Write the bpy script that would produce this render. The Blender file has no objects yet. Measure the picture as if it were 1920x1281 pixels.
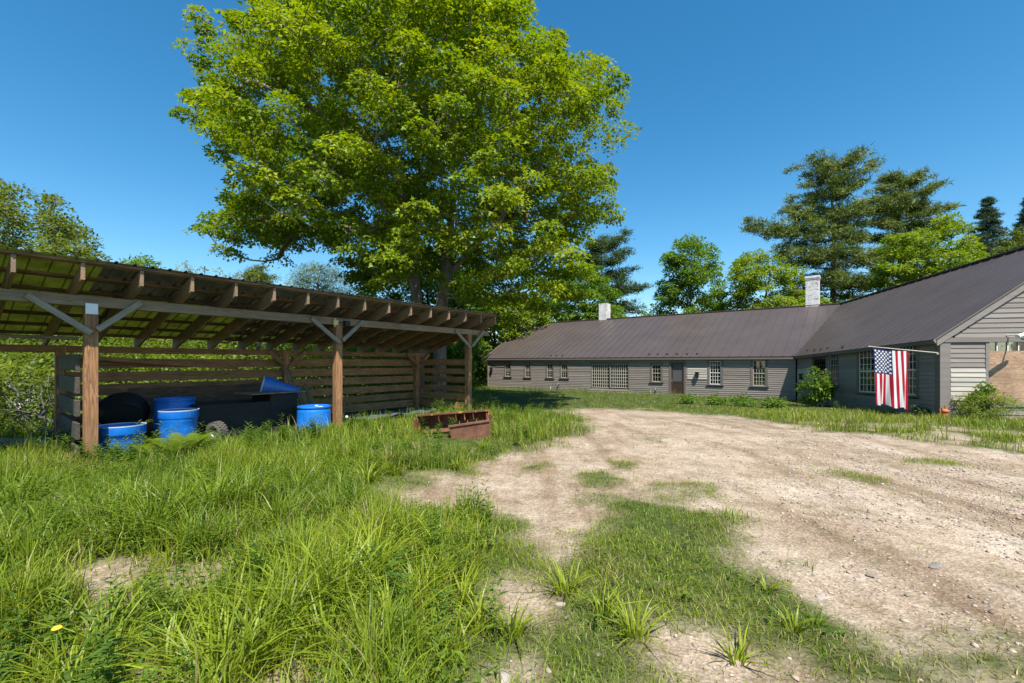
import bpy, math
import numpy as np
from mathutils import Vector, Matrix

# ------------------------------------------------------------------ camera, sky, sun, exposure
S = bpy.context.scene
COL = S.collection
F, CX, HY, EYE = 840.0, 960.0, 680.0, 1.6          # focal length and horizon measured on the 1920 px photo
cam = bpy.data.cameras.new('camera')
cam.sensor_width = 36.0
cam.lens = 36.0 * F / 1920.0
cam.shift_y = (HY - 640.5) / 1920.0
cam.clip_end = 3000.0
camo = bpy.data.objects.new('camera', cam)
camo.location = (0, 0, EYE)
camo.rotation_euler = (math.radians(90), 0, 0)
COL.objects.link(camo)
S.camera = camo

SUN_EL = 60.0
sun_dir = Vector((0.26 * math.cos(math.radians(SUN_EL)), -0.966 * math.cos(math.radians(SUN_EL)), math.sin(math.radians(SUN_EL)))).normalized()
W = bpy.data.worlds.new('World')
S.world = W
W.use_nodes = True
nt = W.node_tree
bg = nt.nodes['Background']
sky = nt.nodes.new('ShaderNodeTexSky')
sky.sky_type = 'NISHITA'
sky.sun_disc = False
sky.sun_elevation = math.radians(SUN_EL)
sky.sun_rotation = math.atan2(sun_dir.x, sun_dir.y)
sky.air_density = 1.0
sky.dust_density = 0.3
sky.ozone_density = 2.6
hsv = nt.nodes.new('ShaderNodeHueSaturation')
hsv.inputs['Saturation'].default_value = 1.34
hsv.inputs['Hue'].default_value = 0.489
nt.links.new(sky.outputs[0], hsv.inputs['Color'])
nt.links.new(hsv.outputs[0], bg.inputs[0])
bg.inputs[1].default_value = 0.098
sl = bpy.data.lights.new('sun', 'SUN')
sl.energy = 4.6
sl.angle = math.radians(0.53)
sl.color = (1.0, 0.95, 0.87)
so = bpy.data.objects.new('sun', sl)
so.rotation_euler = sun_dir.to_track_quat('Z', 'Y').to_euler()
so.location = (0, -20, 40)
COL.objects.link(so)
S.view_settings.view_transform = 'Standard'
S.view_settings.look = 'None'
S.view_settings.gamma = 1.0
S.view_settings.exposure = 0.95
S.render.engine = 'CYCLES'
S.cycles.use_denoising = True
S.cycles.max_bounces = 7
S.cycles.diffuse_bounces = 4
S.cycles.glossy_bounces = 3
S.cycles.transmission_bounces = 4
S.cycles.transparent_max_bounces = 6
S.cycles.caustics_reflective = False
S.cycles.caustics_refractive = False

# ------------------------------------------------------------------ helpers
RNG = np.random.default_rng(7)

def tag(o, label=None, cat=None, group=None, kind=None):
    if label: o['label'] = label
    if cat: o['category'] = cat
    if group: o['group'] = group
    if kind: o['kind'] = kind
    return o

def empty(name, loc, rz=0.0, label=None, cat=None, group=None):
    o = bpy.data.objects.new(name, None)
    o.empty_display_size = 0.2
    o.location = loc
    o.rotation_euler = (0, 0, rz)
    COL.objects.link(o)
    return tag(o, label, cat, group)

def np_mesh(name, V, loops, starts, mat, col=None, var=None, smooth=False):
    me = bpy.data.meshes.new(name)
    V = np.ascontiguousarray(V, dtype=np.float32)
    me.vertices.add(len(V)); me.vertices.foreach_set('co', V.ravel())
    loops = np.ascontiguousarray(loops, dtype=np.int32)
    me.loops.add(len(loops)); me.loops.foreach_set('vertex_index', loops)
    starts = np.ascontiguousarray(starts, dtype=np.int32)
    me.polygons.add(len(starts)); me.polygons.foreach_set('loop_start', starts)
    if smooth:
        me.polygons.foreach_set('use_smooth', np.ones(len(starts), dtype=bool))
    me.update(calc_edges=True)
    if col is not None:
        a = me.attributes.new('Col', 'FLOAT_COLOR', 'POINT')
        c = np.ones((len(V), 4), dtype=np.float32); c[:, :3] = col
        a.data.foreach_set('color', c.ravel())
    if var is not None:
        a = me.attributes.new('var', 'FLOAT', 'POINT')
        a.data.foreach_set('value', np.ascontiguousarray(var, dtype=np.float32))
    if mat: me.materials.append(mat)
    return me

def link(name, me, parent=None, loc=None):
    o = bpy.data.objects.new(name, me)
    COL.objects.link(o)
    if parent is not None: o.parent = parent
    if loc is not None: o.location = loc
    return o

class MB:
    """collects boxes, tubes, lathes and polygons into one mesh"""
    def __init__(self):
        self.v = []; self.f = []; self.var = []
    def add(self, verts, faces, var=None):
        n = len(self.v)
        self.v += [tuple(p) for p in verts]
        self.f += [tuple(i + n for i in f) for f in faces]
        self.var += [RNG.random() if var is None else var] * len(verts)
    def hexa(self, c, var=None):            # 8 corners: bottom 4 then top 4
        self.add(c, [(3, 2, 1, 0), (4, 5, 6, 7), (0, 1, 5, 4), (1, 2, 6, 5), (2, 3, 7, 6), (3, 0, 4, 7)], var)
    def box(self, x0, x1, y0, y1, z0, z1, var=None):
        self.hexa([(x0, y0, z0), (x1, y0, z0), (x1, y1, z0), (x0, y1, z0), (x0, y0, z1), (x1, y0, z1), (x1, y1, z1), (x0, y1, z1)], var)
    def beam(self, a, b, w, h, up=(0, 0, 1), var=None):
        a = Vector(a); b = Vector(b); d = (b - a).normalized(); up = Vector(up)
        s = d.cross(up).normalized() * (w / 2); u = s.cross(d).normalized() * (h / 2)
        self.hexa([a - s - u, b - s - u, b + s - u, a + s - u, a - s + u, b - s + u, b + s + u, a + s + u], var)
    def tube(self, pts, rad, n=8, var=None, cap=True):
        pts = [Vector(p) for p in pts]
        if not hasattr(rad, '__len__'): rad = [rad] * len(pts)
        V = []; Fc = []
        ref = Vector((0.31, 0.17, 0.93))
        for i, p in enumerate(pts):
            d = (pts[min(i + 1, len(pts) - 1)] - pts[max(i - 1, 0)]).normalized()
            if abs(d.dot(ref)) > 0.95: ref = Vector((1, 0.1, 0))
            s = d.cross(ref).normalized(); u = s.cross(d)
            for k in range(n):
                a = 2 * math.pi * k / n
                V.append(p + (s * math.cos(a) + u * math.sin(a)) * rad[i])
        for i in range(len(pts) - 1):
            for k in range(n):
                k2 = (k + 1) % n
                Fc.append((i * n + k, i * n + k2, (i + 1) * n + k2, (i + 1) * n + k))
        if cap:
            Fc.append(tuple(range(n))[::-1]); Fc.append(tuple((len(pts) - 1) * n + k for k in range(n)))
        self.add(V, Fc, var)
    def lathe(self, prof, n=32, M=None, var=None):
        V = []; Fc = []
        for r, z in prof:
            for k in range(n):
                a = 2 * math.pi * k / n
                p = Vector((max(r, 1e-4) * math.cos(a), max(r, 1e-4) * math.sin(a), z))
                V.append(M @ p if M else p)
        for i in range(len(prof) - 1):
            for k in range(n):
                k2 = (k + 1) % n
                Fc.append((i * n + k, i * n + k2, (i + 1) * n + k2, (i + 1) * n + k))
        self.add(V, Fc, var)
    def build(self, name, mat, parent=None, smooth=False, bevel=0.0, col=None):
        me = bpy.data.meshes.new(name)
        me.from_pydata(self.v, [], self.f)
        me.update()
        a = me.attributes.new('var', 'FLOAT', 'POINT')
        a.data.foreach_set('value', np.array(self.var, dtype=np.float32))
        if smooth:
            me.polygons.foreach_set('use_smooth', np.ones(len(me.polygons), dtype=bool))
            me.set_sharp_from_angle(angle=math.radians(38))
        me.materials.append(mat)
        o = link(name, me, parent)
        if bevel:
            b = o.modifiers.new('bevel', 'BEVEL'); b.width = bevel; b.segments = 2; b.limit_method = 'ANGLE'
        return o

def noise2(x, y, seed=0):
    """smooth value noise, 0..1"""
    x = np.asarray(x, dtype=np.float64); y = np.asarray(y, dtype=np.float64)
    xi = np.floor(x).astype(np.int64); yi = np.floor(y).astype(np.int64)
    xf = x - xi; yf = y - yi
    xf = xf * xf * (3 - 2 * xf); yf = yf * yf * (3 - 2 * yf)
    def h(a, b):
        n = (a * 374761393 + b * 668265263 + seed * 982451653) & 0x7fffffff
        n = ((n ^ (n >> 13)) * 1274126177) & 0x7fffffff
        n = (n ^ (n >> 16)) & 0xffff
        return n / 65535.0
    return (h(xi, yi) * (1 - xf) + h(xi + 1, yi) * xf) * (1 - yf) + (h(xi, yi + 1) * (1 - xf) + h(xi + 1, yi + 1) * xf) * yf

def fbm(x, y, seed=0, oct=4):
    s = 0; a = 0.5; t = 0
    for i in range(oct):
        s = s + a * noise2(x * 2 ** i, y * 2 ** i, seed + i); t += a; a *= 0.5
    return s / t

def sstep(a, b, x):
    t = np.clip((np.asarray(x, dtype=np.float64) - a) / (b - a), 0, 1)
    return t * t * (3 - 2 * t)

def ground_z(x, y):
    """height of the terrain: level by the shed, falling gently to the farmhouse"""
    x = np.asarray(x, dtype=np.float64); y = np.asarray(y, dtype=np.float64)
    u = y - 9.0 - 2.5 * np.maximum(0, -x)
    g = -0.38 * sstep(0, 14, u)
    g = g + 0.05 * (fbm(x * 0.45, y * 0.45, 3, 3) - 0.5) * sstep(60, 20, np.abs(y))
    g = g + 0.05 * sstep(-0.5, -3.5, x) * sstep(8, 5, y)
    return g

def gz(x, y): return float(ground_z(x, y))

def px2ground(px, py):
    """where a point seen on the ground stands"""
    z = 0.0
    for _ in range(8):
        Y = F * (EYE - z) / (py - HY); X = (px - CX) / F * Y
        z = gz(X, Y)
    return X, Y

def at(px, py, Y):
    return Vector(((px - CX) / F * Y, Y, EYE + (HY - py) / F * Y))

# ------------------------------------------------------------------ materials
def newmat(name):
    m = bpy.data.materials.new(name); m.use_nodes = True
    t = m.node_tree
    return m, t, t.nodes['Principled BSDF']

def nd(t, typ, **kw):
    n = t.nodes.new(typ)
    for k, v in kw.items():
        if k.startswith('i_'): n.inputs[k[2:].replace('_', ' ')].default_value = v
        else: setattr(n, k, v)
    return n

def ramp(t, src, stops):
    r = t.nodes.new('ShaderNodeValToRGB')
    e = r.color_ramp.elements
    while len(e) < len(stops): e.new(0.5)
    for q, (p, c) in zip(e, stops):
        q.position = p; q.color = (c[0], c[1], c[2], 1)
    t.links.new(src, r.inputs[0])
    return r.outputs[0]

def mixc(t, fac, a, b, mode='MIX'):
    m = t.nodes.new('ShaderNodeMix'); m.data_type = 'RGBA'; m.blend_type = mode
    for sock, v in ((m.inputs[0], fac), (m.inputs[6], a), (m.inputs[7], b)):
        if hasattr(v, 'is_linked'): t.links.new(v, sock)
        elif hasattr(v, '__len__'): sock.default_value = (v[0], v[1], v[2], 1)
        else: sock.default_value = v
    return m.outputs[2]

def coords(t, scale=(1, 1, 1), rnd=False, kind='Object'):
    tc = t.nodes.new('ShaderNodeTexCoord')
    mp = t.nodes.new('ShaderNodeMapping')
    mp.inputs['Scale'].default_value = scale
    t.links.new(tc.outputs[kind], mp.inputs[0])
    if rnd:
        oi = t.nodes.new('ShaderNodeObjectInfo')
        at_ = t.nodes.new('ShaderNodeAttribute'); at_.attribute_name = 'var'
        ad = nd(t, 'ShaderNodeMath', operation='ADD')
        t.links.new(oi.outputs['Random'], ad.inputs[0]); t.links.new(at_.outputs['Fac'], ad.inputs[1])
        mu = nd(t, 'ShaderNodeMath', operation='MULTIPLY'); mu.inputs[1].default_value = 37.0
        t.links.new(ad.outputs[0], mu.inputs[0])
        t.links.new(mu.outputs[0], mp.inputs['Location'])
        return mp.outputs[0], ad.outputs[0]
    return mp.outputs[0]

def noise(t, vec, scale, detail=4, rough=0.55, dist=0.0):
    n = nd(t, 'ShaderNodeTexNoise')
    n.inputs['Scale'].default_value = scale; n.inputs['Detail'].default_value = detail
    n.inputs['Roughness'].default_value = rough; n.inputs['Distortion'].default_value = dist
    t.links.new(vec, n.inputs['Vector'])
    return n.outputs[0]

def bump(t, bsdf, h, strength=0.3, dist=0.01):
    b = nd(t, 'ShaderNodeBump'); b.inputs['Strength'].default_value = strength; b.inputs['Distance'].default_value = dist
    t.links.new(h, b.inputs['Height']); t.links.new(b.outputs[0], bsdf.inputs['Normal'])

def wood(name, c_dark, c_mid, c_light, axis=0, rough=0.75, grain=1.0, grey=None, grey_amt=0.0):
    """plank grain running along the local axis"""
    m, t, b = newmat(name)
    sc = [9.0 * grain] * 3; sc[axis] = 0.55
    v, rv = coords(t, tuple(sc), rnd=True)
    n1 = noise(t, v, 1.0, 3, 0.5, 1.2)
    mul = nd(t, 'ShaderNodeMath', operation='MULTIPLY'); mul.inputs[1].default_value = 9.0
    t.links.new(n1, mul.inputs[0])
    fr = nd(t, 'ShaderNodeMath', operation='FRACT'); t.links.new(mul.outputs[0], fr.inputs[0])
    sc2 = [60.0] * 3; sc2[axis] = 1.6
    v2 = coords(t, tuple(sc2))
    n2 = noise(t, v2, 1.0, 3, 0.6)
    a = nd(t, 'ShaderNodeMath', operation='MULTIPLY_ADD'); a.inputs[1].default_value = 0.45
    t.links.new(fr.outputs[0], a.inputs[0])
    h = nd(t, 'ShaderNodeMath', operation='MULTIPLY'); h.inputs[1].default_value = 0.65
    t.links.new(n2, h.inputs[0]); t.links.new(h.outputs[0], a.inputs[2])
    c = ramp(t, a.outputs[0], [(0.15, c_light), (0.5, c_mid), (0.85, c_dark)])
    n3 = noise(t, coords(t, (1, 1, 1)), 2.2, 3)
    k = ramp(t, n3, [(0.3, (0.72, 0.72, 0.72)), (0.7, (1.15, 1.15, 1.15))])
    c = mixc(t, 1.0, c, k, 'MULTIPLY')
    fr2 = nd(t, 'ShaderNodeMath', operation='FRACT'); t.links.new(rv, fr2.inputs[0])
    k2 = ramp(t, fr2.outputs[0], [(0.0, (0.75, 0.76, 0.78)), (1.0, (1.15, 1.1, 1.05))])
    c = mixc(t, 1.0, c, k2, 'MULTIPLY')
    if grey is not None:
        n4 = noise(t, coords(t, tuple([4.0 if i != axis else 0.7 for i in range(3)])), 1.0, 4)
        g = ramp(t, n4, [(0.35, (0, 0, 0)), (0.65, (1, 1, 1))])
        gm = nd(t, 'ShaderNodeMath', operation='MULTIPLY'); gm.inputs[1].default_value = grey_amt
        t.links.new(g, gm.inputs[0])
        c = mixc(t, gm.outputs[0], c, grey)
    t.links.new(c, b.inputs['Base Color'])
    b.inputs['Roughness'].default_value = rough
    bump(t, b, a.outputs[0], 0.35, 0.004)
    return m

def plain(name, c, rough=0.6, metal=0.0, spec=0.5, var=0.12, scale=6.0, bmp=0.0):
    m, t, b = newmat(name)
    n = noise(t, coords(t), scale, 5, 0.6)
    k = ramp(t, n, [(0.25, [x * (1 - var) for x in c]), (0.75, [min(1, x * (1 + var)) for x in c])])
    t.links.new(k, b.inputs['Base Color'])
    b.inputs['Roughness'].default_value = rough
    b.inputs['Metallic'].default_value = metal
    b.inputs['Specular IOR Level'].default_value = spec
    if bmp: bump(t, b, n, bmp, 0.01)
    return m

def leafmat(name, trans=0.38, tint=(1.30, 1.27, 0.5), rough=0.5, spec=0.35):
    m, t, b = newmat(name)
    a = nd(t, 'ShaderNodeAttribute', attribute_name='Col')
    t.links.new(a.outputs['Color'], b.inputs['Base Color'])
    b.inputs['Roughness'].default_value = rough
    b.inputs['Specular IOR Level'].default_value = spec
    tr = nd(t, 'ShaderNodeBsdfTranslucent')
    c = mixc(t, 1.0, a.outputs['Color'], tint, 'MULTIPLY')
    t.links.new(c, tr.inputs['Color'])
    mx = nd(t, 'ShaderNodeMixShader'); mx.inputs[0].default_value = trans
    t.links.new(b.outputs[0], mx.inputs[1]); t.links.new(tr.outputs[0], mx.inputs[2])
    t.links.new(mx.outputs[0], t.nodes['Material Output'].inputs[0])
    return m

M = {}
M['post'] = wood('post_wood', (0.16, 0.065, 0.024), (0.42, 0.20, 0.08), (0.58, 0.33, 0.16), 2, grey=(0.30, 0.19, 0.115), grey_amt=0.25)
M['weathered'] = wood('weathered_wood', (0.12, 0.072, 0.042), (0.28, 0.18, 0.105), (0.40, 0.275, 0.17), 0, grey=(0.34, 0.265, 0.19), grey_amt=0.45)
M['brace'] = wood('brace_wood', (0.12, 0.09, 0.068), (0.28, 0.22, 0.165), (0.40, 0.33, 0.26), 0, grey=(0.35, 0.31, 0.26), grey_amt=0.5)
M['slat'] = wood('slat_wood', (0.16, 0.075, 0.032), (0.38, 0.19, 0.08), (0.52, 0.29, 0.14), 0)
M['rafter'] = wood('rafter_wood', (0.14, 0.08, 0.042), (0.33, 0.195, 0.105), (0.46, 0.31, 0.19), 1, grey=(0.28, 0.23, 0.18), grey_amt=0.35)
M['oldboard'] = wood('old_board_wood', (0.03, 0.026, 0.02), (0.085, 0.075, 0.055), (0.15, 0.13, 0.10), 1)
M['purlin'] = wood('purlin_wood', (0.09, 0.05, 0.03), (0.22, 0.12, 0.065), (0.32, 0.2, 0.12), 0)
M['plywood'] = wood('plywood', (0.25, 0.14, 0.08), (0.40, 0.26, 0.165), (0.50, 0.36, 0.25), 0, grain=0.55)
M['darkwood'] = wood('dark_stained_wood', (0.008, 0.007, 0.007), (0.018, 0.016, 0.015), (0.03, 0.027, 0.025), 0)
M['oldply'] = wood('old_plywood', (0.06, 0.033, 0.02), (0.15, 0.082, 0.045), (0.22, 0.13, 0.08), 0, grain=0.6)
M['zinc'] = plain('zinc', (0.55, 0.56, 0.57), 0.4, 0.8)
M['steel'] = plain('steel', (0.4, 0.38, 0.36), 0.45, 0.7)
M['black'] = plain('black_plastic', (0.008, 0.008, 0.0085), 0.6)
M['rubber'] = plain('rubber', (0.10, 0.085, 0.075), 0.85, var=0.35, scale=14)
m, t, b = newmat('blue_plastic')
n = noise(t, coords(t), 4.0, 6, 0.7)
c = ramp(t, n, [(0.3, (0.003, 0.125, 0.50)), (0.6, (0.006, 0.17, 0.62)), (0.8, (0.03, 0.24, 0.66))])
n2 = noise(t, coords(t, (9, 9, 1.2)), 2.0, 6, 0.75)
c = mixc(t, ramp(t, n2, [(0.56, (0, 0, 0)), (0.74, (0.4, 0.4, 0.4))]), c, (0.20, 0.27, 0.33))
sx = nd(t, 'ShaderNodeSeparateXYZ'); t.links.new(coords(t), sx.inputs[0])
lo = ramp(t, sx.outputs[2], [(0.02, (0.6, 0.6, 0.6)), (0.22, (0, 0, 0))])
c = mixc(t, mixc(t, 1.0, lo, n, 'MULTIPLY'), c, (0.14, 0.12, 0.09))
t.links.new(c, b.inputs['Base Color'])
t.links.new(ramp(t, n, [(0.3, (0.3, 0.3, 0.3)), (0.8, (0.5, 0.5, 0.5))]), b.inputs['Roughness'])
M['blue'] = m
M['bluepale'] = plain('cut_plastic_rim', (0.42, 0.50, 0.55), 0.5)
M['white'] = plain('white_paint', (0.72, 0.70, 0.66), 0.55)
M['cream'] = plain('aged_white_paint', (0.43, 0.40, 0.33), 0.6, var=0.2, scale=20)
M['glass'] = None

# underside-reflecting bare steel roofing
m, t, b = newmat('bare_metal_roofing')
n = noise(t, coords(t, (1, 1, 1)), 3.0, 5)
c = ramp(t, n, [(0.3, (0.62, 0.62, 0.58)), (0.7, (0.78, 0.78, 0.74))])
n5 = noise(t, coords(t, (6, 0.8, 1)), 1.5, 5, 0.7)
c = mixc(t, ramp(t, n5, [(0.66, (0, 0, 0)), (0.80, (0.6, 0.6, 0.6))]), c, (0.16, 0.075, 0.035))
t.links.new(c, b.inputs['Base Color'])
b.inputs['Metallic'].default_value = 0.9; b.inputs['Roughness'].default_value = 0.2
M['sheet'] = m

# brown standing seam roof
m, t, b = newmat('brown_painted_metal_roof')
n = noise(t, coords(t, (1, 1, 1)), 0.55, 7, 0.62)
c = ramp(t, n, [(0.25, (0.060, 0.046, 0.040)), (0.75, (0.084, 0.065, 0.057))])
at1 = nd(t, 'ShaderNodeAttribute', attribute_name='var')
k = ramp(t, at1.outputs['Fac'], [(0, (0.93, 0.93, 0.93)), (1, (1.06, 1.06, 1.06))])
c = mixc(t, 1.0, c, k, 'MULTIPLY')
t.links.new(c, b.inputs['Base Color'])
b.inputs['Roughness'].default_value = 0.40; b.inputs['Specular IOR Level'].default_value = 0.4
n = noise(t, coords(t, (1, 1, 1)), 1.3, 2)
bump(t, b, n, 0.12, 0.02)
M['roof'] = m

def paintmat(name, c, chip=(0.30, 0.25, 0.2), amount=0.5):
    m, t, b = newmat(name)
    v = coords(t, (0.6, 0.6, 9))
    n = noise(t, v, 2.0, 6, 0.65)
    at1 = nd(t, 'ShaderNodeAttribute', attribute_name='var')
    k = ramp(t, at1.outputs['Fac'], [(0, (0.86, 0.86, 0.86)), (1, (1.1, 1.1, 1.1))])
    base = ramp(t, n, [(0.3, [x * 0.82 for x in c]), (0.7, [x * 1.12 for x in c])])
    base = mixc(t, 1.0, base, k, 'MULTIPLY')
    n2 = noise(t, coords(t, (2.5, 2.5, 16)), 2.0, 6, 0.7)
    f = ramp(t, n2, [(0.60, (0, 0, 0)), (0.72, (amount, amount, amount))])
    t.links.new(mixc(t, f, base, chip), b.inputs['Base Color'])
    b.inputs['Roughness'].default_value = 0.7
    bump(t, b, n2, 0.2, 0.003)
    return m
M['siding'] = paintmat('taupe_clapboard_paint', (0.232, 0.197, 0.172), (0.32, 0.29, 0.26), 0.45)
M['siding_fresh'] = paintmat('bare_primer_clapboard', (0.43, 0.385, 0.325), (0.29, 0.245, 0.205), 0.7)
M['trim'] = paintmat('brown_trim_paint', (0.150, 0.120, 0.100), (0.27, 0.22, 0.18), 0.25)
M['trim_light'] = paintmat('taupe_trim_paint', (0.215, 0.185, 0.165), (0.35, 0.3, 0.26), 0.3)
M['door'] = plain('dark_brown_door', (0.055, 0.03, 0.022), 0.5, var=0.25)
M['screen'] = plain('insect_screen', (0.085, 0.085, 0.09), 0.6)
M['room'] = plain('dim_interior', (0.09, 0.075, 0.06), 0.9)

# window glass: clear with a sky-reflecting coat
m, t, b = newmat('window_glass')
tr = nd(t, 'ShaderNodeBsdfTransparent'); tr.inputs[0].default_value = (0.85, 0.88, 0.86, 1)
gl = nd(t, 'ShaderNodeBsdfGlossy'); gl.inputs['Roughness'].default_value = 0.03
gl.inputs[0].default_value = (0.9, 0.9, 0.9, 1)
fr = nd(t, 'ShaderNodeFresnel'); fr.inputs[0].default_value = 1.6
ad = nd(t, 'ShaderNodeMath', operation='ADD'); ad.inputs[1].default_value = 0.04
t.links.new(fr.outputs[0], ad.inputs[0])
nb = noise(t, coords(t), 2.0, 2)
bb = nd(t, 'ShaderNodeBump'); bb.inputs['Strength'].default_value = 0.08; bb.inputs['Distance'].default_value = 0.02
t.links.new(nb, bb.inputs['Height']); t.links.new(bb.outputs[0], gl.inputs['Normal'])
mx = nd(t, 'ShaderNodeMixShader')
t.links.new(ad.outputs[0], mx.inputs[0]); t.links.new(tr.outputs[0], mx.inputs[1]); t.links.new(gl.outputs[0], mx.inputs[2])
t.links.new(mx.outputs[0], t.nodes['Material Output'].inputs[0])
M['glass'] = m

# rust with patches of old yellow paint
m, t, b = newmat('rusty_steel')
n = noise(t, coords(t), 5.0, 7, 0.65)
c = ramp(t, n, [(0.25, (0.075, 0.028, 0.016)), (0.5, (0.165, 0.066, 0.036)), (0.8, (0.26, 0.125, 0.07))])
n2 = noise(t, coords(t, (1, 1, 3)), 2.2, 4, 0.6)
t.links.new(c, b.inputs['Base Color']); b.inputs['Roughness'].default_value = 0.8
bump(t, b, n, 0.4, 0.006)
M['rust'] = m
m, t, b = newmat('rust_and_yellow_paint')
n = noise(t, coords(t), 5.0, 7, 0.65)
c = ramp(t, n, [(0.25, (0.08, 0.028, 0.014)), (0.6, (0.17, 0.062, 0.03))])
n2 = noise(t, coords(t, (1, 1, 1)), 6.5, 4, 0.6)
f = ramp(t, n2, [(0.56, (0, 0, 0)), (0.61, (1, 1, 1))])
t.links.new(mixc(t, f, c, (0.50, 0.24, 0.03)), b.inputs['Base Color']); b.inputs['Roughness'].default_value = 0.7
M['rust_yellow'] = m

# chimney: whitewash flaking off brick
m, t, b = newmat('flaking_whitewash')
v = coords(t, (1, 1, 1))
sx = nd(t, 'ShaderNodeSeparateXYZ'); t.links.new(v, sx.inputs[0])
ax = nd(t, 'ShaderNodeMath', operation='ADD'); t.links.new(sx.outputs[0], ax.inputs[0]); t.links.new(sx.outputs[1], ax.inputs[1])
cx_ = nd(t, 'ShaderNodeCombineXYZ'); t.links.new(ax.outputs[0], cx_.inputs[0]); t.links.new(sx.outputs[2], cx_.inputs[1])
br = nd(t, 'ShaderNodeTexBrick'); t.links.new(cx_.outputs[0], br.inputs['Vector'])
br.inputs['Scale'].default_value = 4.2; br.inputs['Mortar Size'].default_value = 0.022
br.inputs['Color1'].default_value = (0.0, 0.0, 0.0, 1); br.inputs['Color2'].default_value = (1, 1, 1, 1); br.inputs['Mortar'].default_value = (0.75, 0.75, 0.75, 1)
n = noise(t, v, 9.0, 6, 0.7)
sm2 = nd(t, 'ShaderNodeMath', operation='MULTIPLY_ADD'); sm2.inputs[1].default_value = 0.22
t.links.new(br.outputs['Color'], sm2.inputs[0]); t.links.new(n, sm2.inputs[2])
f = ramp(t, sm2.outputs[0], [(0.47, (1, 1, 1)), (0.53, (0, 0, 0))])
n4 = noise(t, v, 2.0, 4)
wh = ramp(t, n4, [(0.3, (0.50, 0.48, 0.46)), (0.6, (0.70, 0.68, 0.66))])
c = mixc(t, f, wh, (0.20, 0.13, 0.105))
t.links.new(c, b.inputs['Base Color']); b.inputs['Roughness'].default_value = 0.9
bump(t, b, sm2.outputs[0], 0.6, 0.02)
M['chimney'] = m

# bark
def barkmat(name, a, c):
    m, t, b = newmat(name)
    n = noise(t, coords(t, (5, 5, 0.8)), 2.0, 7, 0.7, 0.6)
    k = ramp(t, n, [(0.3, a), (0.7, c)])
    t.links.new(k, b.inputs['Base Color']); b.inputs['Roughness'].default_value = 0.9
    bump(t, b, n, 0.9, 0.05)
    return m
M['bark'] = barkmat('maple_bark', (0.065, 0.052, 0.042), (0.25, 0.205, 0.17))
M['bark_dark'] = barkmat('dark_bark', (0.035, 0.028, 0.022), (0.13, 0.105, 0.085))
M['bark_grey'] = barkmat('grey_bark', (0.12, 0.11, 0.10), (0.30, 0.28, 0.26))

M['leaf'] = leafmat('broad_leaf', 0.45)
M['needle'] = leafmat('conifer_needle', 0.28, (1.1, 1.15, 0.6), 0.55, 0.3)
M['grass'] = leafmat('grass_blade', 0.34, (1.3, 1.2, 0.5), 0.45, 0.4)
M['stone'] = plain('pale_stone', (0.32, 0.275, 0.23), 0.85, var=0.25, scale=9, bmp=0.5)
M['slate'] = plain('blue_grey_stone', (0.20, 0.18, 0.155), 0.95, spec=0.1, var=0.2, scale=9, bmp=0.4)
M['rustjunk'] = plain('orange_rust', (0.40, 0.14, 0.05), 0.8, var=0.4, scale=14)

# ------------------------------------------------------------------ ground: bare driveway soil and grass areas
def poly_world(pts):
    return np.array([px2ground(max(-900, x), y) for x, y in pts])

def sdist(P, poly):
    """signed distance to a polygon, positive inside"""
    n = len(poly); d2 = np.full(len(P), 1e18); ins = np.zeros(len(P), dtype=bool)
    for i in range(n):
        a = poly[i]; b = poly[(i + 1) % n]
        ab = b - a; L = max((ab ** 2).sum(), 1e-12)
        t = np.clip(((P - a) @ ab) / L, 0, 1)
        q = a + t[:, None] * ab
        d2 = np.minimum(d2, ((P - q) ** 2).sum(1))
        c = ((a[1] > P[:, 1]) != (b[1] > P[:, 1])) & (P[:, 0] < (b[0] - a[0]) * (P[:, 1] - a[1]) / (b[1] - a[1] + 1e-18) + a[0])
        ins ^= c
    d = np.sqrt(d2)
    return np.where(ins, d, -d)

DIRT = [poly_world(p) for p in (
    [(712, 938), (770, 906), (860, 885), (910, 868), (1000, 848), (1060, 828), (1112, 803), (1090, 783), (1035, 772), (1100, 765), (1200, 768),
     (1300, 775), (1400, 785), (1480, 795), (1560, 808), (1650, 816), (1740, 826), (1800, 838), (1920, 850), (2400, 880), (3600, 1000), (3200, 1290),
     (2300, 1240), (1920, 1195), (1800, 1180), (1650, 1160), (1560, 1145), (1480, 1090), (1430, 1055), (1425, 1010), (1380, 975), (1290, 955),
     (1200, 930), (1130, 921), (1110, 940), (1190, 965), (1150, 976), (1060, 982), (990, 978), (950, 962), (880, 955), (800, 956), (725, 950)],
    [(978, 992), (1012, 988), (1078, 1040), (1040, 1056), (1000, 1030)],
    [(955, 1092), (1035, 1105), (1062, 1140), (1020, 1152), (955, 1130)],
    [(1220, 1172), (1350, 1183), (1395, 1215), (1300, 1240), (1230, 1212)],
    [(138, 1085), (180, 1062), (245, 1085), (230, 1112), (180, 1150), (142, 1140)],
    [(446, 955), (500, 968), (494, 1002), (458, 994)],
    [(920, 1262), (1000, 1252), (1020, 1300), (920, 1300)],
    [(320, 1250), (380, 1235), (420, 1300), (310, 1300)],
    [(1500, 820), (1560, 828), (1500, 836)],
)]
# thinly grassed soil at the lower right and worn bits at the edges
THIN = [poly_world(p) for p in (
    [(1430, 1120), (1560, 1150), (1650, 1160), (1920, 1195), (2300, 1240), (2400, 1400), (1200, 1400), (1230, 1180), (1400, 1180)],
    [(900, 870), (1110, 808), (1180, 830), (1160, 930), (1000, 900)],
    [(1440, 985), (1560, 968), (1700, 1040), (1780, 1110), (1640, 1080), (1500, 1020)],
    [(1480, 790), (1920, 852), (2100, 880), (2300, 850), (1750, 795)],
)]
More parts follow.
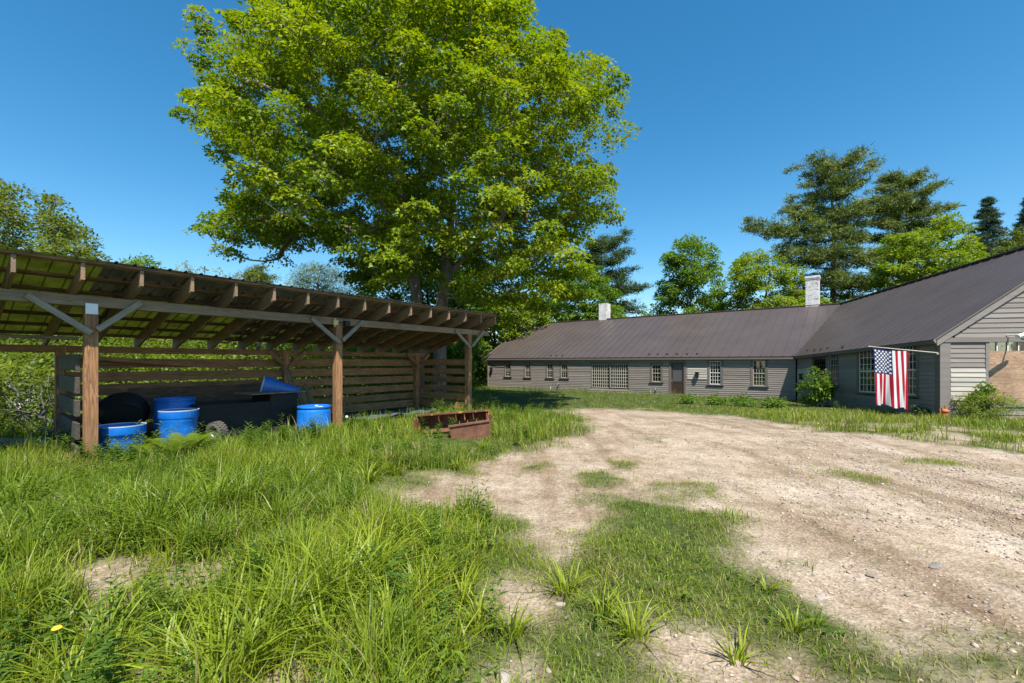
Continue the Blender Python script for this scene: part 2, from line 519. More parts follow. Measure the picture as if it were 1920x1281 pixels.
# green tongues growing inside the driveway
GREEN = [poly_world(p) for p in (
    [(1480, 985), (1530, 972), (1580, 985), (1690, 1040), (1640, 1050), (1560, 1012)],
    [(1540, 878), (1600, 880), (1680, 905), (1640, 912), (1560, 895)],
    [(1085, 895), (1130, 885), (1145, 895), (1100, 903)], [(1150, 868), (1200, 862), (1205, 872), (1160, 876)],
    [(1270, 912), (1330, 910), (1335, 922), (1280, 924)], [(740, 905), (780, 898), (782, 912), (750, 915)],
    [(1660, 852), (1760, 856), (1800, 870), (1700, 866)], [(980, 872), (1010, 872), (1008, 882), (985, 882)],
    [(1240, 930), (1275, 925), (1280, 936), (1245, 938)], [(1180, 815), (1250, 818), (1240, 828), (1190, 826)],
)]
SHEDFLOOR = None

def dirt_amount(x, y):
    P = np.stack([x, y], 1)
    d = np.full(len(P), -1e9)
    for p in DIRT: d = np.maximum(d, sdist(P, p))
    n = fbm(x * 1.7, y * 1.7, 11, 4) - 0.5
    w = 0.25 + 0.06 * np.clip(y, 0, 20)
    m = sstep(-0.5, 0.5, d / w + 1.9 * n + 0.1)
    th = np.full(len(P), -1e9)
    for p in THIN: th = np.maximum(th, sdist(P, p))
    thin = sstep(-0.4, 0.5, th) * sstep(0.38, 0.56, fbm(x * 2.3, y * 2.3, 23, 4)) * 0.9
    gr = np.full(len(P), -1e9)
    for p in GREEN: gr = np.maximum(gr, sdist(P, p))
    gm = sstep(-0.15, 0.25, gr + 1.1 * n)
    m = np.maximum(m, thin) * (1 - 0.8 * gm)
    patch = sstep(0.64, 0.78, fbm(x * 0.9, y * 0.9, 5, 3)) * 0.7 * (y < 9)
    return np.clip(np.maximum(m, patch * (x > -6)), 0, 1)

def graded(lo, hi, c, n, k):
    t = np.linspace(np.arcsinh((lo - c) / k), np.arcsinh((hi - c) / k), n)
    return c + k * np.sinh(t)
gx = graded(-420, 420, 1.5, 520, 7.0)
gy = graded(-60, 900, 4.0, 520, 6.0)
GX, GY = np.meshgrid(gx, gy)
gxx = GX.ravel(); gyy = GY.ravel()
D = dirt_amount(gxx, gyy)
Z = ground_z(gxx, gyy)
near = sstep(40, 15, np.hypot(gxx, gyy))
Z = Z - 0.03 * D * near + near * 0.022 * (fbm(gxx * 2.6, gyy * 2.6, 31, 4) - 0.5) + near * 0.02 * (fbm(gxx * 7, gyy * 7, 37, 2) - 0.5)
nx, ny = len(gx), len(gy)
I = (np.arange(ny - 1)[:, None] * nx + np.arange(nx - 1)[None, :]).ravel()
quads = np.stack([I, I + 1, I + nx + 1, I + nx], 1)
m, t, b = newmat('soil_and_turf')
a = nd(t, 'ShaderNodeAttribute', attribute_name='var')
v = coords(t)
n1 = noise(t, v, 0.8, 8, 0.65)
n2 = noise(t, v, 22.0, 5, 0.7)
n3 = noise(t, v, 4.5, 6, 0.65)
soil = ramp(t, n1, [(0.30, (0.255, 0.187, 0.128)), (0.5, (0.36, 0.285, 0.21)), (0.70, (0.43, 0.36, 0.285))])
sm = ramp(t, n3, [(0.3, (0.74, 0.71, 0.68)), (0.55, (1.0, 1.0, 1.0)), (0.75, (1.12, 1.12, 1.12))])
soil = mixc(t, 1.0, soil, sm, 'MULTIPLY')
mp2 = nd(t, 'ShaderNodeMapping'); mp2.inputs['Scale'].default_value = (1.5, 0.22, 1); mp2.inputs['Rotation'].default_value = (0, 0, math.radians(-14))
t.links.new(v, mp2.inputs[0])
ntr = noise(t, mp2.outputs[0], 1.0, 5, 0.6, 0.4)
trk = ramp(t, ntr, [(0.33, (0.66, 0.60, 0.54)), (0.50, (1.0, 1.0, 1.0)), (0.68, (1.16, 1.17, 1.18))])
soil = mixc(t, 1.0, soil, trk, 'MULTIPLY')
nth = noise(t, v, 1.9, 6, 0.7)
soil = mixc(t, ramp(t, nth, [(0.55, (0, 0, 0)), (0.66, (0.6, 0.6, 0.6))]), soil, (0.17, 0.135, 0.075))
vo = nd(t, 'ShaderNodeTexVoronoi'); vo.inputs['Scale'].default_value = 38.0; t.links.new(v, vo.inputs['Vector'])
peb = ramp(t, vo.outputs['Color'], [(0.2, (0.78, 0.76, 0.74)), (0.8, (1.2, 1.2, 1.2))])
soil = mixc(t, 0.55, soil, mixc(t, 1.0, soil, peb, 'MULTIPLY'))
vo2 = nd(t, 'ShaderNodeTexVoronoi'); vo2.inputs['Scale'].default_value = 85.0; t.links.new(v, vo2.inputs['Vector'])
soil = mixc(t, 0.6, soil, mixc(t, 1.0, soil, ramp(t, vo2.outputs['Color'], [(0.15, (0.62, 0.60, 0.58)), (0.6, (1.05, 1.05, 1.05)), (0.9, (1.35, 1.35, 1.35))]), 'MULTIPLY'))
soil2 = ramp(t, n2, [(0.3, (0.74, 0.73, 0.72)), (0.7, (1.18, 1.18, 1.18))])
soil = mixc(t, 1.0, soil, soil2, 'MULTIPLY')
turf = ramp(t, n3, [(0.3, (0.030, 0.040, 0.010)), (0.55, (0.058, 0.078, 0.018)), (0.75, (0.12, 0.115, 0.045))])
t.links.new(mixc(t, a.outputs['Fac'], turf, soil), b.inputs['Base Color'])
b.inputs['Roughness'].default_value = 0.95; b.inputs['Specular IOR Level'].default_value = 0.15
hh = nd(t, 'ShaderNodeMath', operation='ADD'); t.links.new(n2, hh.inputs[0]); t.links.new(vo.outputs['Distance'], hh.inputs[1])
bump(t, b, hh.outputs[0], 0.65, 0.018)
me = np_mesh('ground', np.stack([gxx, gyy, Z], 1), quads.ravel(), np.arange(len(quads)) * 4, m, var=D, smooth=True)
tag(link('ground', me), kind='structure', label='sandy dirt driveway running through rough grass')

def gz_fine(x, y, d=None):
    if d is None: d = dirt_amount(x, y)
    nr = sstep(40, 15, np.hypot(x, y))
    return ground_z(x, y) - 0.03 * d * nr + nr * 0.022 * (fbm(x * 2.6, y * 2.6, 31, 4) - 0.5) + nr * 0.02 * (fbm(x * 7, y * 7, 37, 2) - 0.5)

# ------------------------------------------------------------------ open shed
P1 = np.array([-6.83, 7.26]); EV = np.array([0.6, 0.8]); BV = np.array([-0.8, 0.6])
POSTX = (0.0, 4.39, 9.03)
DEP = 2.5
SLOPE = 0.285
XL, XR = -3.1, 9.95
OV = 0.62
ZB0, ZB1 = 2.50, 2.67                    # beam underside and top
def roof_z(y): return ZB1 - SLOPE * y    # underside of the rafters
def shed_w(x, y):
    p = P1 + EV * x + BV * y
    return float(p[0]), float(p[1])
SHR = math.atan2(0.8, 0.6)
shed = empty('open_shed', (P1[0], P1[1], 0), SHR, 'long open fronted timber shed with slatted walls and rusty ribbed metal roof', 'shed')

def lpost(name, x, y, z1, w, mat):
    mb = MB(); mb.box(-w / 2, w / 2, -w / 2, w / 2, -0.3, z1)
    o = mb.build(name, mat, shed, bevel=0.008)
    o.location = (x, y, 0)
    return o
for i, x in enumerate(POSTX):
    p = lpost('post', x, 0, ZB0, 0.165, M['post'])
    mb = MB(); mb.box(-0.075, 0.075, -0.090, -0.084, ZB0 - 0.12, ZB0 + 0.05)
    if i == 0: mb.build('bracket', M['zinc'], p)
for x in POSTX:
    lpost('post', x, DEP, roof_z(DEP) - 0.02, 0.15, M['post'])
lpost('post', -2.7, DEP, roof_z(DEP) - 0.02, 0.13, M['oldboard'])
lpost('post', -2.7, 0, ZB0, 0.19, M['oldboard'])

mb = MB(); mb.box(0, 4.5 - XL - 0.003 - 0.15, -0.075, 0.075, ZB0 + 0.002, ZB1)
o = mb.build('beam', M['weathered'], shed, bevel=0.008); o.location = (XL + 0.15, 0, 0)
mb = MB(); mb.box(0, 9.98 - 4.503, -0.075, 0.075, ZB0 + 0.002, ZB1 - 0.004)
o = mb.build('beam', M['weathered'], shed, bevel=0.008); o.location = (4.503, 0, 0)
mb = MB(); mb.box(0, 9.3 - XL, -0.07, 0.07, roof_z(DEP) - 0.16, roof_z(DEP) - 0.024)
o = mb.build('back_beam', M['slat'], shed, bevel=0.006); o.location = (XL + 0.1, DEP + 0.002, 0)

# knee braces nailed on the front face, in V pairs
def brace(x0, z0, x1, z1, y, w=0.09, th=0.05, mat=None):
    L = math.hypot(x1 - x0, z1 - z0)
    mb = MB(); mb.box(0, L, -th / 2, th / 2, -w / 2, w / 2)
    o = mb.build('knee_brace', mat or M['brace'], shed, bevel=0.005)
    o.location = (x0, y, z0); o.rotation_euler = (0, -math.atan2(z1 - z0, x1 - x0), 0)
for x in POSTX:
    brace(x - 0.01, 2.07, x - 0.72, 2.60, -0.111)
    brace(x + 0.06, 2.13, x + 0.62, 2.63, -0.114)
for x in POSTX[1:]:
    brace(x + 0.0, 1.45, x - 0.5, 1.9, DEP - 0.105, 0.1, 0.05, M['slat'])
    brace(x + 0.0, 1.45, x + 0.5, 1.9, DEP - 0.108, 0.1, 0.05, M['slat'])

# rafters
ang = math.atan(SLOPE)
RL_ = (DEP + OV + 0.3) / math.cos(ang)
rh = 0.25
mb = MB(); q_ = math.tan(ang) * (rh * math.cos(ang))      # plumb cut tail
mb.hexa([(-0.024, 0, 0), (0.024, 0, 0), (0.024, RL_, 0), (-0.024, RL_, 0), (-0.024, -q_, rh * math.cos(ang)), (0.024, -q_, rh * math.cos(ang)), (0.024, RL_ - q_, rh * math.cos(ang)), (-0.024, RL_ - q_, rh * math.cos(ang))])
raf0 = mb.build('rafter', M['rafter'], shed, bevel=0.003)
tails = [(-1000 + 0, 0)]
xs = []
for px in (156, 296, 390, 472, 548, 612, 670, 720, 765, 803, 837, 870, 901, 929):
    k = (px - CX) / F                    # the tail stands on the eave line at this bearing
    xx = (k * (P1[1] - OV * BV[1]) - (P1[0] - OV * BV[0])) / (EV[0] - k * EV[1])
    xs.append(xx)
xs = [x for x in np.linspace(xs[0], xs[-1], 15)]
st = xs[1] - xs[0]
xs = [xs[0] - st * 3, xs[0] - st * 2, xs[0] - st] + xs
for i, xx in enumerate(xs):
    o = raf0 if i == 0 else raf0.copy()
    if i: COL.objects.link(o)
    o.location = (xx, -OV, roof_z(-OV))
    o.rotation_euler = (-ang, 0, 0)
XR = xs[-1] + 0.06
# purlins laid flat over the rafters
zt = lambda y: roof_z(y) + rh + 0.004
for y in (-OV + 0.03, -0.02, 0.55, 1.1, 1.65, 2.2, DEP + 0.2):
    mb = MB(); mb.box(0, XR - XL, -0.045, 0.045, 0, 0.038)
    o = mb.build('purlin', M['purlin'], shed); o.location = (XL, y, zt(y) + 0.002); o.rotation_euler = (-ang, 0, 0)
# ribbed roofing
prof = []
x = XL - 0.05
while x < XR + 0.08:
    prof += [(x, 0), (x + 0.085, 0), (x + 0.10, 0.022), (x + 0.125, 0.022), (x + 0.14, 0)]
    x += 0.23
V = []; Fc = []
for y in np.linspace(-OV - 0.06, DEP + 0.35, 5):
    for (px_, pz) in prof:
        V.append((px_, y, zt(y) + 0.045 + pz))
n = len(prof)
for j in range(4):
    for i in range(n - 1):
        Fc.append((j * n + i, j * n + i + 1, (j + 1) * n + i + 1, (j + 1) * n + i))
m, t, b = newmat('translucent_green_roofing')  # green brightness of the roof underside put into a translucent sheet tint
nn = noise(t, coords(t, (1, 1, 1)), 3.5, 6, 0.65)
cc_ = ramp(t, nn, [(0.3, (0.13, 0.15, 0.042)), (0.7, (0.235, 0.26, 0.085))])
t.links.new(cc_, b.inputs['Base Color']); b.inputs['Roughness'].default_value = 0.4
trn = nd(t, 'ShaderNodeBsdfTranslucent'); t.links.new(cc_, trn.inputs[0])
mx = nd(t, 'ShaderNodeMixShader'); mx.inputs[0].default_value = 0.72
t.links.new(b.outputs[0], mx.inputs[1]); t.links.new(trn.outputs[0], mx.inputs[2]); t.links.new(mx.outputs[0], t.nodes['Material Output'].inputs[0])
M['fibre'] = m
ysamp = [-OV - 0.06, 0.05, 0.62, 1.25, 1.9, DEP + 0.35]
V = [(px_, y, zt(y) + 0.045 + pz) for y in ysamp for (px_, pz) in prof]
metal_f = []; translucent_f = []
for j in range(len(ysamp) - 1):
    for i in range(n - 1):
        xm = prof[i][0]; fq = (j * n + i, j * n + i + 1, (j + 1) * n + i + 1, (j + 1) * n + i)
        clear = (xm < 0.05) or (j >= 2 and xm < 2.2) or (j >= 3 and xm < 3.0)  # tinted sheet placed where the underside should read bright
        if 0.55 < (xm * 1.31) % 3.1 < 0.85 and xm > 0.3: clear = False
        (translucent_f if clear else metal_f).append(fq)
for nm, fs, mt in (('metal_sheet', metal_f, 'sheet'), ('translucent_green_sheet', translucent_f, 'fibre')):
    used = sorted({i for f in fs for i in f}); ix = {u: k for k, u in enumerate(used)}
    mb = MB(); mb.add([V[u] for u in used], [tuple(ix[i] for i in f) for f in fs], 0.5)
    sheet = mb.build(nm, M[mt], shed)
    sm_ = sheet.modifiers.new('thick', 'SOLIDIFY'); sm_.thickness = 0.0012; sm_.offset = 1

# slatted walls
def slatwall(length, rows, th=0.04, hh=0.20, joints=(), jit=0.006, drop=()):
    mb = MB()
    for r, z in enumerate(rows):
        cuts = [0] + list(joints) + [length]
        for k in range(len(cuts) - 1):
            if (r, k) in drop: continue
            dz = RNG.uniform(-jit, jit); dz2 = RNG.uniform(-jit, jit); h = hh * RNG.uniform(0.9, 1.08)
            a, b2 = cuts[k] + 0.004, cuts[k + 1] - 0.004
            mb.hexa([(a, 0, z + dz), (b2, 0, z + dz2), (b2, th, z + dz2), (a, th, z + dz), (a, 0, z + dz + h), (b2, 0, z + dz2 + h), (b2, th, z + dz2 + h), (a, th, z + dz + h)])
    return mb
rows = [0.06, 0.345, 0.63, 0.915, 1.20, 1.485]
o = slatwall(POSTX[2] + 0.1, rows, hh=0.215, joints=(4.35,)).build('slat_wall', M['slat'], shed, bevel=0.004); o.location = (0.02, DEP + 0.082, 0)
o = slatwall(DEP - 0.22, [r + 0.02 for r in rows], hh=0.205).build('slat_wall', M['slat'], shed, bevel=0.004)
o.rotation_euler = (0, 0, math.pi / 2); o.location = (POSTX[2] + 0.118, 0.09, 0)
mb = MB()
for z in (-0.02, 0.36, 0.73, 1.10, 1.47):
    mb.box(-0.055, 0, 0, DEP - 0.10, z, z + 0.265)
o = mb.build('slat_wall', M['oldboard'], shed, bevel=0.006); o.location = (-0.112, 0.06, 0); o.rotation_euler = (0, 0, -0.055)
# panel of old plywood on the back wall and a sagging brace
mb = MB(); mb.box(0, 3.3, 0, 0.02, 0.48, 1.05)
o = mb.build('wall_panel', M['oldply'], shed); o.location = (1.05, DEP - 0.02 + 0.07, 0)
o.location.y = DEP + 0.055
mb = MB(); mb.beam((0, 0, 0), (3.0, 0, 0), 0.03, 0.09)
o = mb.build('diagonal_board', M['slat'], shed); o.location = (0.15, DEP - 0.11, 1.72); o.rotation_euler = (0, 0.085, 0)
mb = MB(); mb.tube([(-2.6, 2.2, 1.95), (-1.2, 1.5, 2.05), (0.0, 0.9, 2.02)], 0.03, 6)
mb.build('hanging_pole', M['weathered'], shed)

# flood light on the middle post
fl = empty('flood_light', (0, 0, 0), 0, 'twin flood light fixed to the beam above the middle shed post', 'lamp')
fx, fy = shed_w(POSTX[1] - 0.12, -0.10); fl.location = (fx, fy, ZB0 + 0.05); fl.rotation_euler = (0, 0, SHR)
mb = MB(); mb.box(-0.06, 0.06, -0.04, 0.02, -0.06, 0.06); mb.box(-0.02, 0.02, 0.0, 0.025, -0.1, 0.1); mb.build('lamp_head', plain('yellowed_plastic', (0.62, 0.52, 0.22), 0.4), fl, bevel=0.006)
mb = MB(); mb.box(0.20, 0.34, -0.10, -0.02, -0.08, 0.05); mb.tube([(0.05, 0, 0.0), (0.16, -0.03, 0.02), (0.22, -0.05, 0.0)], 0.012, 6); mb.build('sensor_box', M['black'], fl, bevel=0.006)

# ---- things stored in the shed
def barrel_prof(r, h, closed=True):
    p = [(0.0, 0.0), (r * 0.93, 0.0), (r * 0.97, 0.02), (r, 0.10), (r * 1.0, h * 0.30), (r * 1.025, h * 0.33), (r * 1.025, h * 0.36), (r, h * 0.39), (r, h * 0.80),
         (r * 0.985, h * 0.86), (r * 0.93, h * 0.91), (r * 0.925, h * 0.935), (r * 1.0, h * 0.945), (r * 1.0, h * 0.985), (r * 0.97, h)]
    p += [(r * 0.93, h * 0.985), (r * 0.92, h * 0.955), (0.0, h * 0.965)] if closed else [(r * 0.95, h * 0.985), (r * 0.95, 0.03), (0, 0.03)]
    return p
def place_local(o, x, y, z=0.0, rz=0.0):
    X, Y = shed_w(x, y); o.location = (X, Y, z); o.rotation_euler = (0, 0, SHR + rz)

# cut down half barrel beside the near post
tub = empty('half_barrel', (0, 0, 0), 0, 'blue cut down half barrel standing just right of the nearest shed post', 'barrel', 'blue plastic barrels')
place_local(tub, 0.47, 0.40, -0.02)
r = 0.345; h = 0.53
mb = MB(); mb.lathe([(0, 0), (r * 0.80, 0), (r * 0.84, 0.03), (r * 0.90, h * 0.45), (r * 0.93, h * 0.66), (r * 0.985, h * 0.70), (r * 1.0, h * 0.74), (r * 1.0, h - 0.012),
    (r * 0.972, h - 0.012), (r * 0.96, h * 0.75), (r * 0.87, h * 0.6), (r * 0.82, 0.04), (0, 0.04)], 48)
mb.build('barrel_body', M['blue'], tub, smooth=True)
mb = MB(); mb.lathe([(r * 1.008, h - 0.018), (r * 1.008, h), (r * 0.965, h), (r * 0.965, h - 0.018), (r * 1.008, h - 0.018)], 48); mb.build('rim', M['bluepale'], tub, smooth=True)
# second pair
b2 = empty('half_barrel', (0, 0, 0), 0, 'shaded blue half barrel with pale cut rim in front of a taller blue barrel', 'barrel', 'blue plastic barrels')
place_local(b2, 1.33, 0.46)
r = 0.325; h = 0.70
mb = MB(); mb.lathe([(0, 0), (r * 0.84, 0), (r * 0.87, 0.03), (r * 0.92, h * 0.5), (r * 0.93, h * 0.74), (r * 0.985, h * 0.78), (r, h * 0.80), (r, h - 0.012), (r * 0.97, h - 0.012),
    (r * 0.96, h * 0.75), (r * 0.87, h * 0.6), (r * 0.82, 0.04), (0, 0.04)], 48); mb.build('barrel_body', M['blue'], b2, smooth=True)
mb = MB(); mb.lathe([(r * 1.008, h - 0.018), (r * 1.008, h), (r * 0.965, h), (r * 0.965, h - 0.018), (r * 1.008, h - 0.018)], 48); mb.build('rim', M['bluepale'], b2, smooth=True)
mb = MB(); mb.lathe(barrel_prof(0.36, 0.86), 48)
b3 = mb.build('barrel', M['blue'], None, smooth=True); place_local(b3, 1.56, 1.45)
tag(b3, 'tall closed blue barrel in shade behind the rimmed half barrel', 'barrel', 'blue plastic barrels')
mb = MB(); mb.lathe(barrel_prof(0.355, 0.66), 48)
b4 = empty('barrel', (0, 0, 0), 0, 'sunlit blue barrel with closed lid standing left of the middle shed post', 'barrel', 'blue plastic barrels'); place_local(b4, 3.80, -0.0, -0.05)
mb.build('barrel_body', M['blue'], b4, smooth=True)
mb = MB(); mb.box(-0.06, 0.03, -0.34, -0.26, 0.645, 0.664); mb.build('tag', M['white'], b4, bevel=0.004)
mb = MB(); mb.tube([(0.12, 0.1, 0.62), (0.12, 0.1, 0.655)], 0.04, 12); mb.build('bung', M['white'], b4, bevel=0.004)
# big black bin, stepped
bn = empty('storage_bin', (0, 0, 0), 0, 'large black stained wooden bin with a raised right end inside the shed', 'bin'); place_local(bn, 1.72, 0.7)
mb = MB(); mb.box(0, 1.43, 0, 0.95, 0, 0.72); mb.build('low_bin_body', M['darkwood'], bn, bevel=0.006)
mb = MB(); mb.box(1.433, 2.05, 0, 0.95, 0, 0.88); mb.build('raised_end', M['darkwood'], bn, bevel=0.006)
mb = MB(); mb.box(0.02, 1.42, -0.012, 0.0, 0.60, 0.64); mb.build('batten', M['darkwood'], bn)
mb = MB(); mb.box(0.02, 1.42, -0.012, 0, 0.08, 0.12); mb.build('batten', M['darkwood'], bn)
mb = MB(); mb.box(2.0, 2.04, -0.012, 0, 0.02, 0.86); mb.build('batten', M['darkwood'], bn)
mb = MB(); mb.box(0, 1.25, 0, 0.95, 0, 0.024)
bd = mb.build('loose_board', M['weathered'], None, bevel=0.004); place_local(bd, 2.72, 0.62, 0.885); bd.rotation_euler = (0, -0.01, SHR)
tag(bd, 'loose grey board laid across the top of the black bin', 'board')
# barrel half tipped over on the board
tp = empty('half_barrel', (0, 0, 0), 0, 'blue half barrel tipped on its side on the loose board above the black bin', 'barrel', 'blue plastic barrels')
place_local(tp, 3.22, 1.28, 0.915 + 0.15, -0.40)
MM = Matrix.Rotation(math.radians(90), 4, 'Y')
r = 0.225
mb = MB(); mb.lathe([(r * 1.0, 0.0), (r * 1.0, 0.18), (r * 0.90, 0.22), (r * 0.62, 0.62), (r * 0.5, 0.82), (0, 0.83), (0, 0.80), (r * 0.46, 0.79), (r * 0.6, 0.6), (r * 0.86, 0.2), (r * 0.95, 0.0)], 40, MM)
q = mb.build('barrel_body', M['blue'], tp, smooth=True); q.rotation_euler = (0, math.radians(14), 0)
mb = MB(); mb.lathe([(r * 1.02, -0.006), (r * 1.02, 0.02), (r * 0.95, 0.02), (r * 0.95, -0.006), (r * 1.02, -0.006)], 40, MM); q = mb.build('rim', M['bluepale'], tp, smooth=True); q.rotation_euler = (0, math.radians(14), 0)
# black tub on edge
bt = MB(); r = 0.42
bt.lathe([(0, 0.0), (r * 0.72, 0.0), (r * 0.80, 0.03), (r * 0.95, 0.28), (r * 0.99, 0.30), (r * 0.99, 0.31), (r * 0.96, 0.31), (r * 0.78, 0.05), (0, 0.02)], 48)
bto = bt.build('black_tub', M['black'], None, smooth=True)
X, Y = shed_w(0.74, 1.55); bto.location = (X, Y, 0.52); bto.rotation_euler = (math.radians(-72), math.radians(8), SHR - 0.2)
tag(bto, 'round black plastic tub stood on edge behind the nearest half barrel', 'tub')
# small tyre with tread
ty = empty('tractor_wheel', (0, 0, 0), 0, 'small worn tractor tyre leaning against the black bin', 'tyre'); place_local(ty, 1.98, 0.45, 0.19, 0.35)
ty.rotation_euler = (math.radians(8), math.radians(-6), SHR + 0.35)
MM = Matrix.Rotation(math.radians(90), 4, 'Y')
mb = MB(); mb.lathe([(0.10, -0.075), (0.15, -0.095), (0.185, -0.08), (0.20, -0.04), (0.203, 0), (0.20, 0.04), (0.185, 0.08), (0.15, 0.095), (0.10, 0.075), (0.10, -0.075)], 40, MM); mb.build('tyre_carcass', M['rubber'], ty, smooth=True)
mb = MB()
for k in range(22):
    for s in (-1, 0, 1):
        a = 2 * math.pi * (k + 0.5 * (s % 2)) / 22
        R = Matrix.Rotation(a, 4, 'X')
        c = [Vector((s * 0.055 + dx, dy, 0.196 + dz)) for dz in (0, 0.016) for dx, dy in ((-0.022, -0.018), (0.022, -0.018), (0.022, 0.018), (-0.022, 0.018))]
        mb.hexa([R @ p for p in c])
mb.build('tread', M['rubber'], ty)
mb = MB(); mb.lathe([(0.02, -0.05), (0.09, -0.05), (0.102, -0.07), (0.102, 0.07), (0.09, 0.05), (0.02, 0.05), (0.02, -0.05)], 28, MM); mb.build('wheel_rim', M['steel'], ty, smooth=True)
# poles and planks leaning behind the lidded barrel
for k, (x, y, x2, y2, z, r_) in enumerate(((3.86, 0.55, 4.05, 1.9, 1.50, 0.02), (4.02, 0.5, 4.2, 2.0, 1.42, 0.022))):
    mb = MB(); p0 = shed_w(x, y); p1 = shed_w(x2, y2)
    mb.tube([(p0[0], p0[1], 0), (p1[0], p1[1], z)], r_, 8)
    o = mb.build('steel_pole', M['steel'], None, smooth=True)
    tag(o, ('thin rusty steel pole leaning behind the lidded barrel, left one of two', 'thin rusty steel pole leaning behind the lidded barrel, right one of two')[k], 'pole', 'poles leaning in the shed')
for k, (x, x2, z) in enumerate(((4.30, 4.55, 0.98), (4.46, 4.75, 0.92))):
    mb = MB(); p0 = shed_w(x, 0.9); p1 = shed_w(x2, 2.1)
    mb.beam((p0[0], p0[1], 0), (p1[0], p1[1], z), 0.10, 0.035)
    o = mb.build('loose_plank', M['weathered'], None)
    tag(o, ('grey plank leaning between steel poles and middle post, longer one', 'grey plank leaning against the back wall beside the middle post, shorter one')[k], 'plank', 'planks leaning in the shed')
# blue grey tarp on the floor of the right bay
V = []; Fc = []
for j in range(9):
    for i in range(25):
        x = 4.8 + i * 0.14; y = 0.5 + j * 0.12
        V.append((*shed_w(x, y), 0.04 + 0.13 * float(noise2(i * 0.45, j * 0.6, 91)) + 0.06 * math.sin(j * 0.4)))
for j in range(8):
    for i in range(24): Fc.append((j * 25 + i, j * 25 + i + 1, (j + 1) * 25 + i + 1, (j + 1) * 25 + i))
mb = MB(); mb.add(V, Fc, 0.4)
tp_ = mb.build('tarpaulin', plain('blue_grey_tarp', (0.06, 0.066, 0.075), 0.8, var=0.35), None, smooth=True)
sd = tp_.modifiers.new('t', 'SOLIDIFY'); sd.thickness = 0.004
tag(tp_, 'crumpled grey tarpaulin on the floor of the far shed bay', 'tarp')

# ---- rusty loader buckets in the grass
def bucket_frame(pl, pr):
    a = Vector(pl); b = Vector(pr); x = (b - a).normalized(); z = Vector((0, 0, 1)); y = z.cross(x).normalized(); z = x.cross(y)
    Mx = Matrix((x, y, z)).transposed().to_4x4(); Mx.translation = a
    return Mx, (b - a).length
lb = empty('loader_bucket', (0, 0, 0), 0, 'long rusty loader bucket with yellow painted ends lying in grass before the shed', 'loader bucket')
pl = at(781, 815, 10.0); pr = at(915, 806, 9.75)
Mx, L = bucket_frame(pl, pr); lb.matrix_world = Mx
prof = [(-0.02, 0.02), (0.10, 0.0), (0.30, 0.02), (0.42, 0.10), (0.46, 0.22), (0.42, 0.33), (0.32, 0.385), (0.20, 0.40)]
mb = MB(); V = []; Fc = []
for s in (0.0, L):
    for (y, z) in prof: V.append((s, y, z))
n = len(prof)
for i in range(n - 1): Fc.append((i, i + 1, n + i + 1, n + i))
mb.add(V, Fc)
o = mb.build('curved_back', M['rust'], lb); sd = o.modifiers.new('t', 'SOLIDIFY'); sd.thickness = 0.012
mb = MB(); mb.box(-0.02, L + 0.02, 0.155, 0.20, 0.385, 0.425); mb.build('top_lip', M['rust_yellow'], lb, bevel=0.003)
for s in (-0.014, L + 0.002):
    mb = MB(); V = [(s, y, z) for y, z in prof] + [(s + 0.012, y, z) for y, z in prof]
    mb.add(V, [tuple(range(n)), tuple(range(2 * n - 1, n - 1, -1))] + [(i, i + n, (i + 1) % n + n, (i + 1) % n) for i in range(n)])
    mb.box(s - 0.012, s + 0.03, -0.03, 0.05, 0.0, 0.36)
    mb.build('end_plate', M['rust_yellow'], lb)
for s in (0.48, 0.88, 1.08, 1.28):
    mb = MB(); mb.box(s, s + 0.014, 0.17, 0.42, 0.22, 0.39); mb.build('rib', M['rust_yellow'], lb)
sb = empty('loader_bucket', (0, 0, 0), 0, 'shorter plain rusty steel bucket lying in front of the long yellow edged one', 'loader bucket')
pl = at(847, 831, 9.35); pr = at(921, 820, 9.4)
Mx, L = bucket_frame(pl, pr); sb.matrix_world = Mx
mb = MB(); mb.hexa([(0, 0, -0.05), (L, 0, -0.05), (L, 0.02, -0.05), (0, 0.02, -0.05), (0, -0.02, 0.33), (L, -0.02, 0.33), (L, 0.0, 0.33), (0, 0.0, 0.33)]); mb.build('front_plate', M['rust'], sb)
mb = MB(); mb.box(-0.02, L + 0.02, -0.045, 0.015, 0.333, 0.375); mb.build('top_lip', M['rust'], sb, bevel=0.003)
mb = MB(); mb.hexa([(0, 0.022, -0.05), (L, 0.022, -0.05), (L, 0.24, 0.02), (0, 0.24, 0.02), (0, 0.022, -0.03), (L, 0.022, -0.03), (L, 0.24, 0.04), (0, 0.24, 0.04)]); mb.build('floor_plate', M['rust'], sb)
for s in (0.0, L * 0.24, L * 0.45, L * 0.68, L - 0.014):
    mb = MB(); mb.hexa([(s, 0.022, -0.02), (s + 0.012, 0.022, -0.02), (s + 0.012, 0.24, 0.05), (s, 0.24, 0.05), (s, 0.005, 0.33), (s + 0.012, 0.005, 0.33), (s + 0.012, 0.24, 0.40), (s, 0.24, 0.40)])
    mb.build('rib', M['rust'], sb)

# ------------------------------------------------------------------ farmhouse
hc1 = at(1494, 750, 23.4); hc2 = at(1764, 785, 13.9); hl = at(915, 727, 37.0)
eL = at(915, 672, 37.0).z; eC = at(1494, 667.5, 23.4).z; e2 = at(1764, 636.5, 13.9).z
house = empty('farmhouse', (hc1.x, hc1.y, hc1.z), 0, 'long low taupe clapboard farmhouse bending at an angle under a brown standing seam metal roof', 'house')
HI = Matrix.Translation(-Vector((hc1.x, hc1.y, hc1.z)))
def hb(mb, name, mat, parent=None, **k):
    par = parent or house
    if par is house: off = Vector(house.location)
    else: off = Vector(house.location)
    mb.v = [tuple(Vector(p) - off) for p in mb.v]
    return mb.build(name, mat, par, **k)

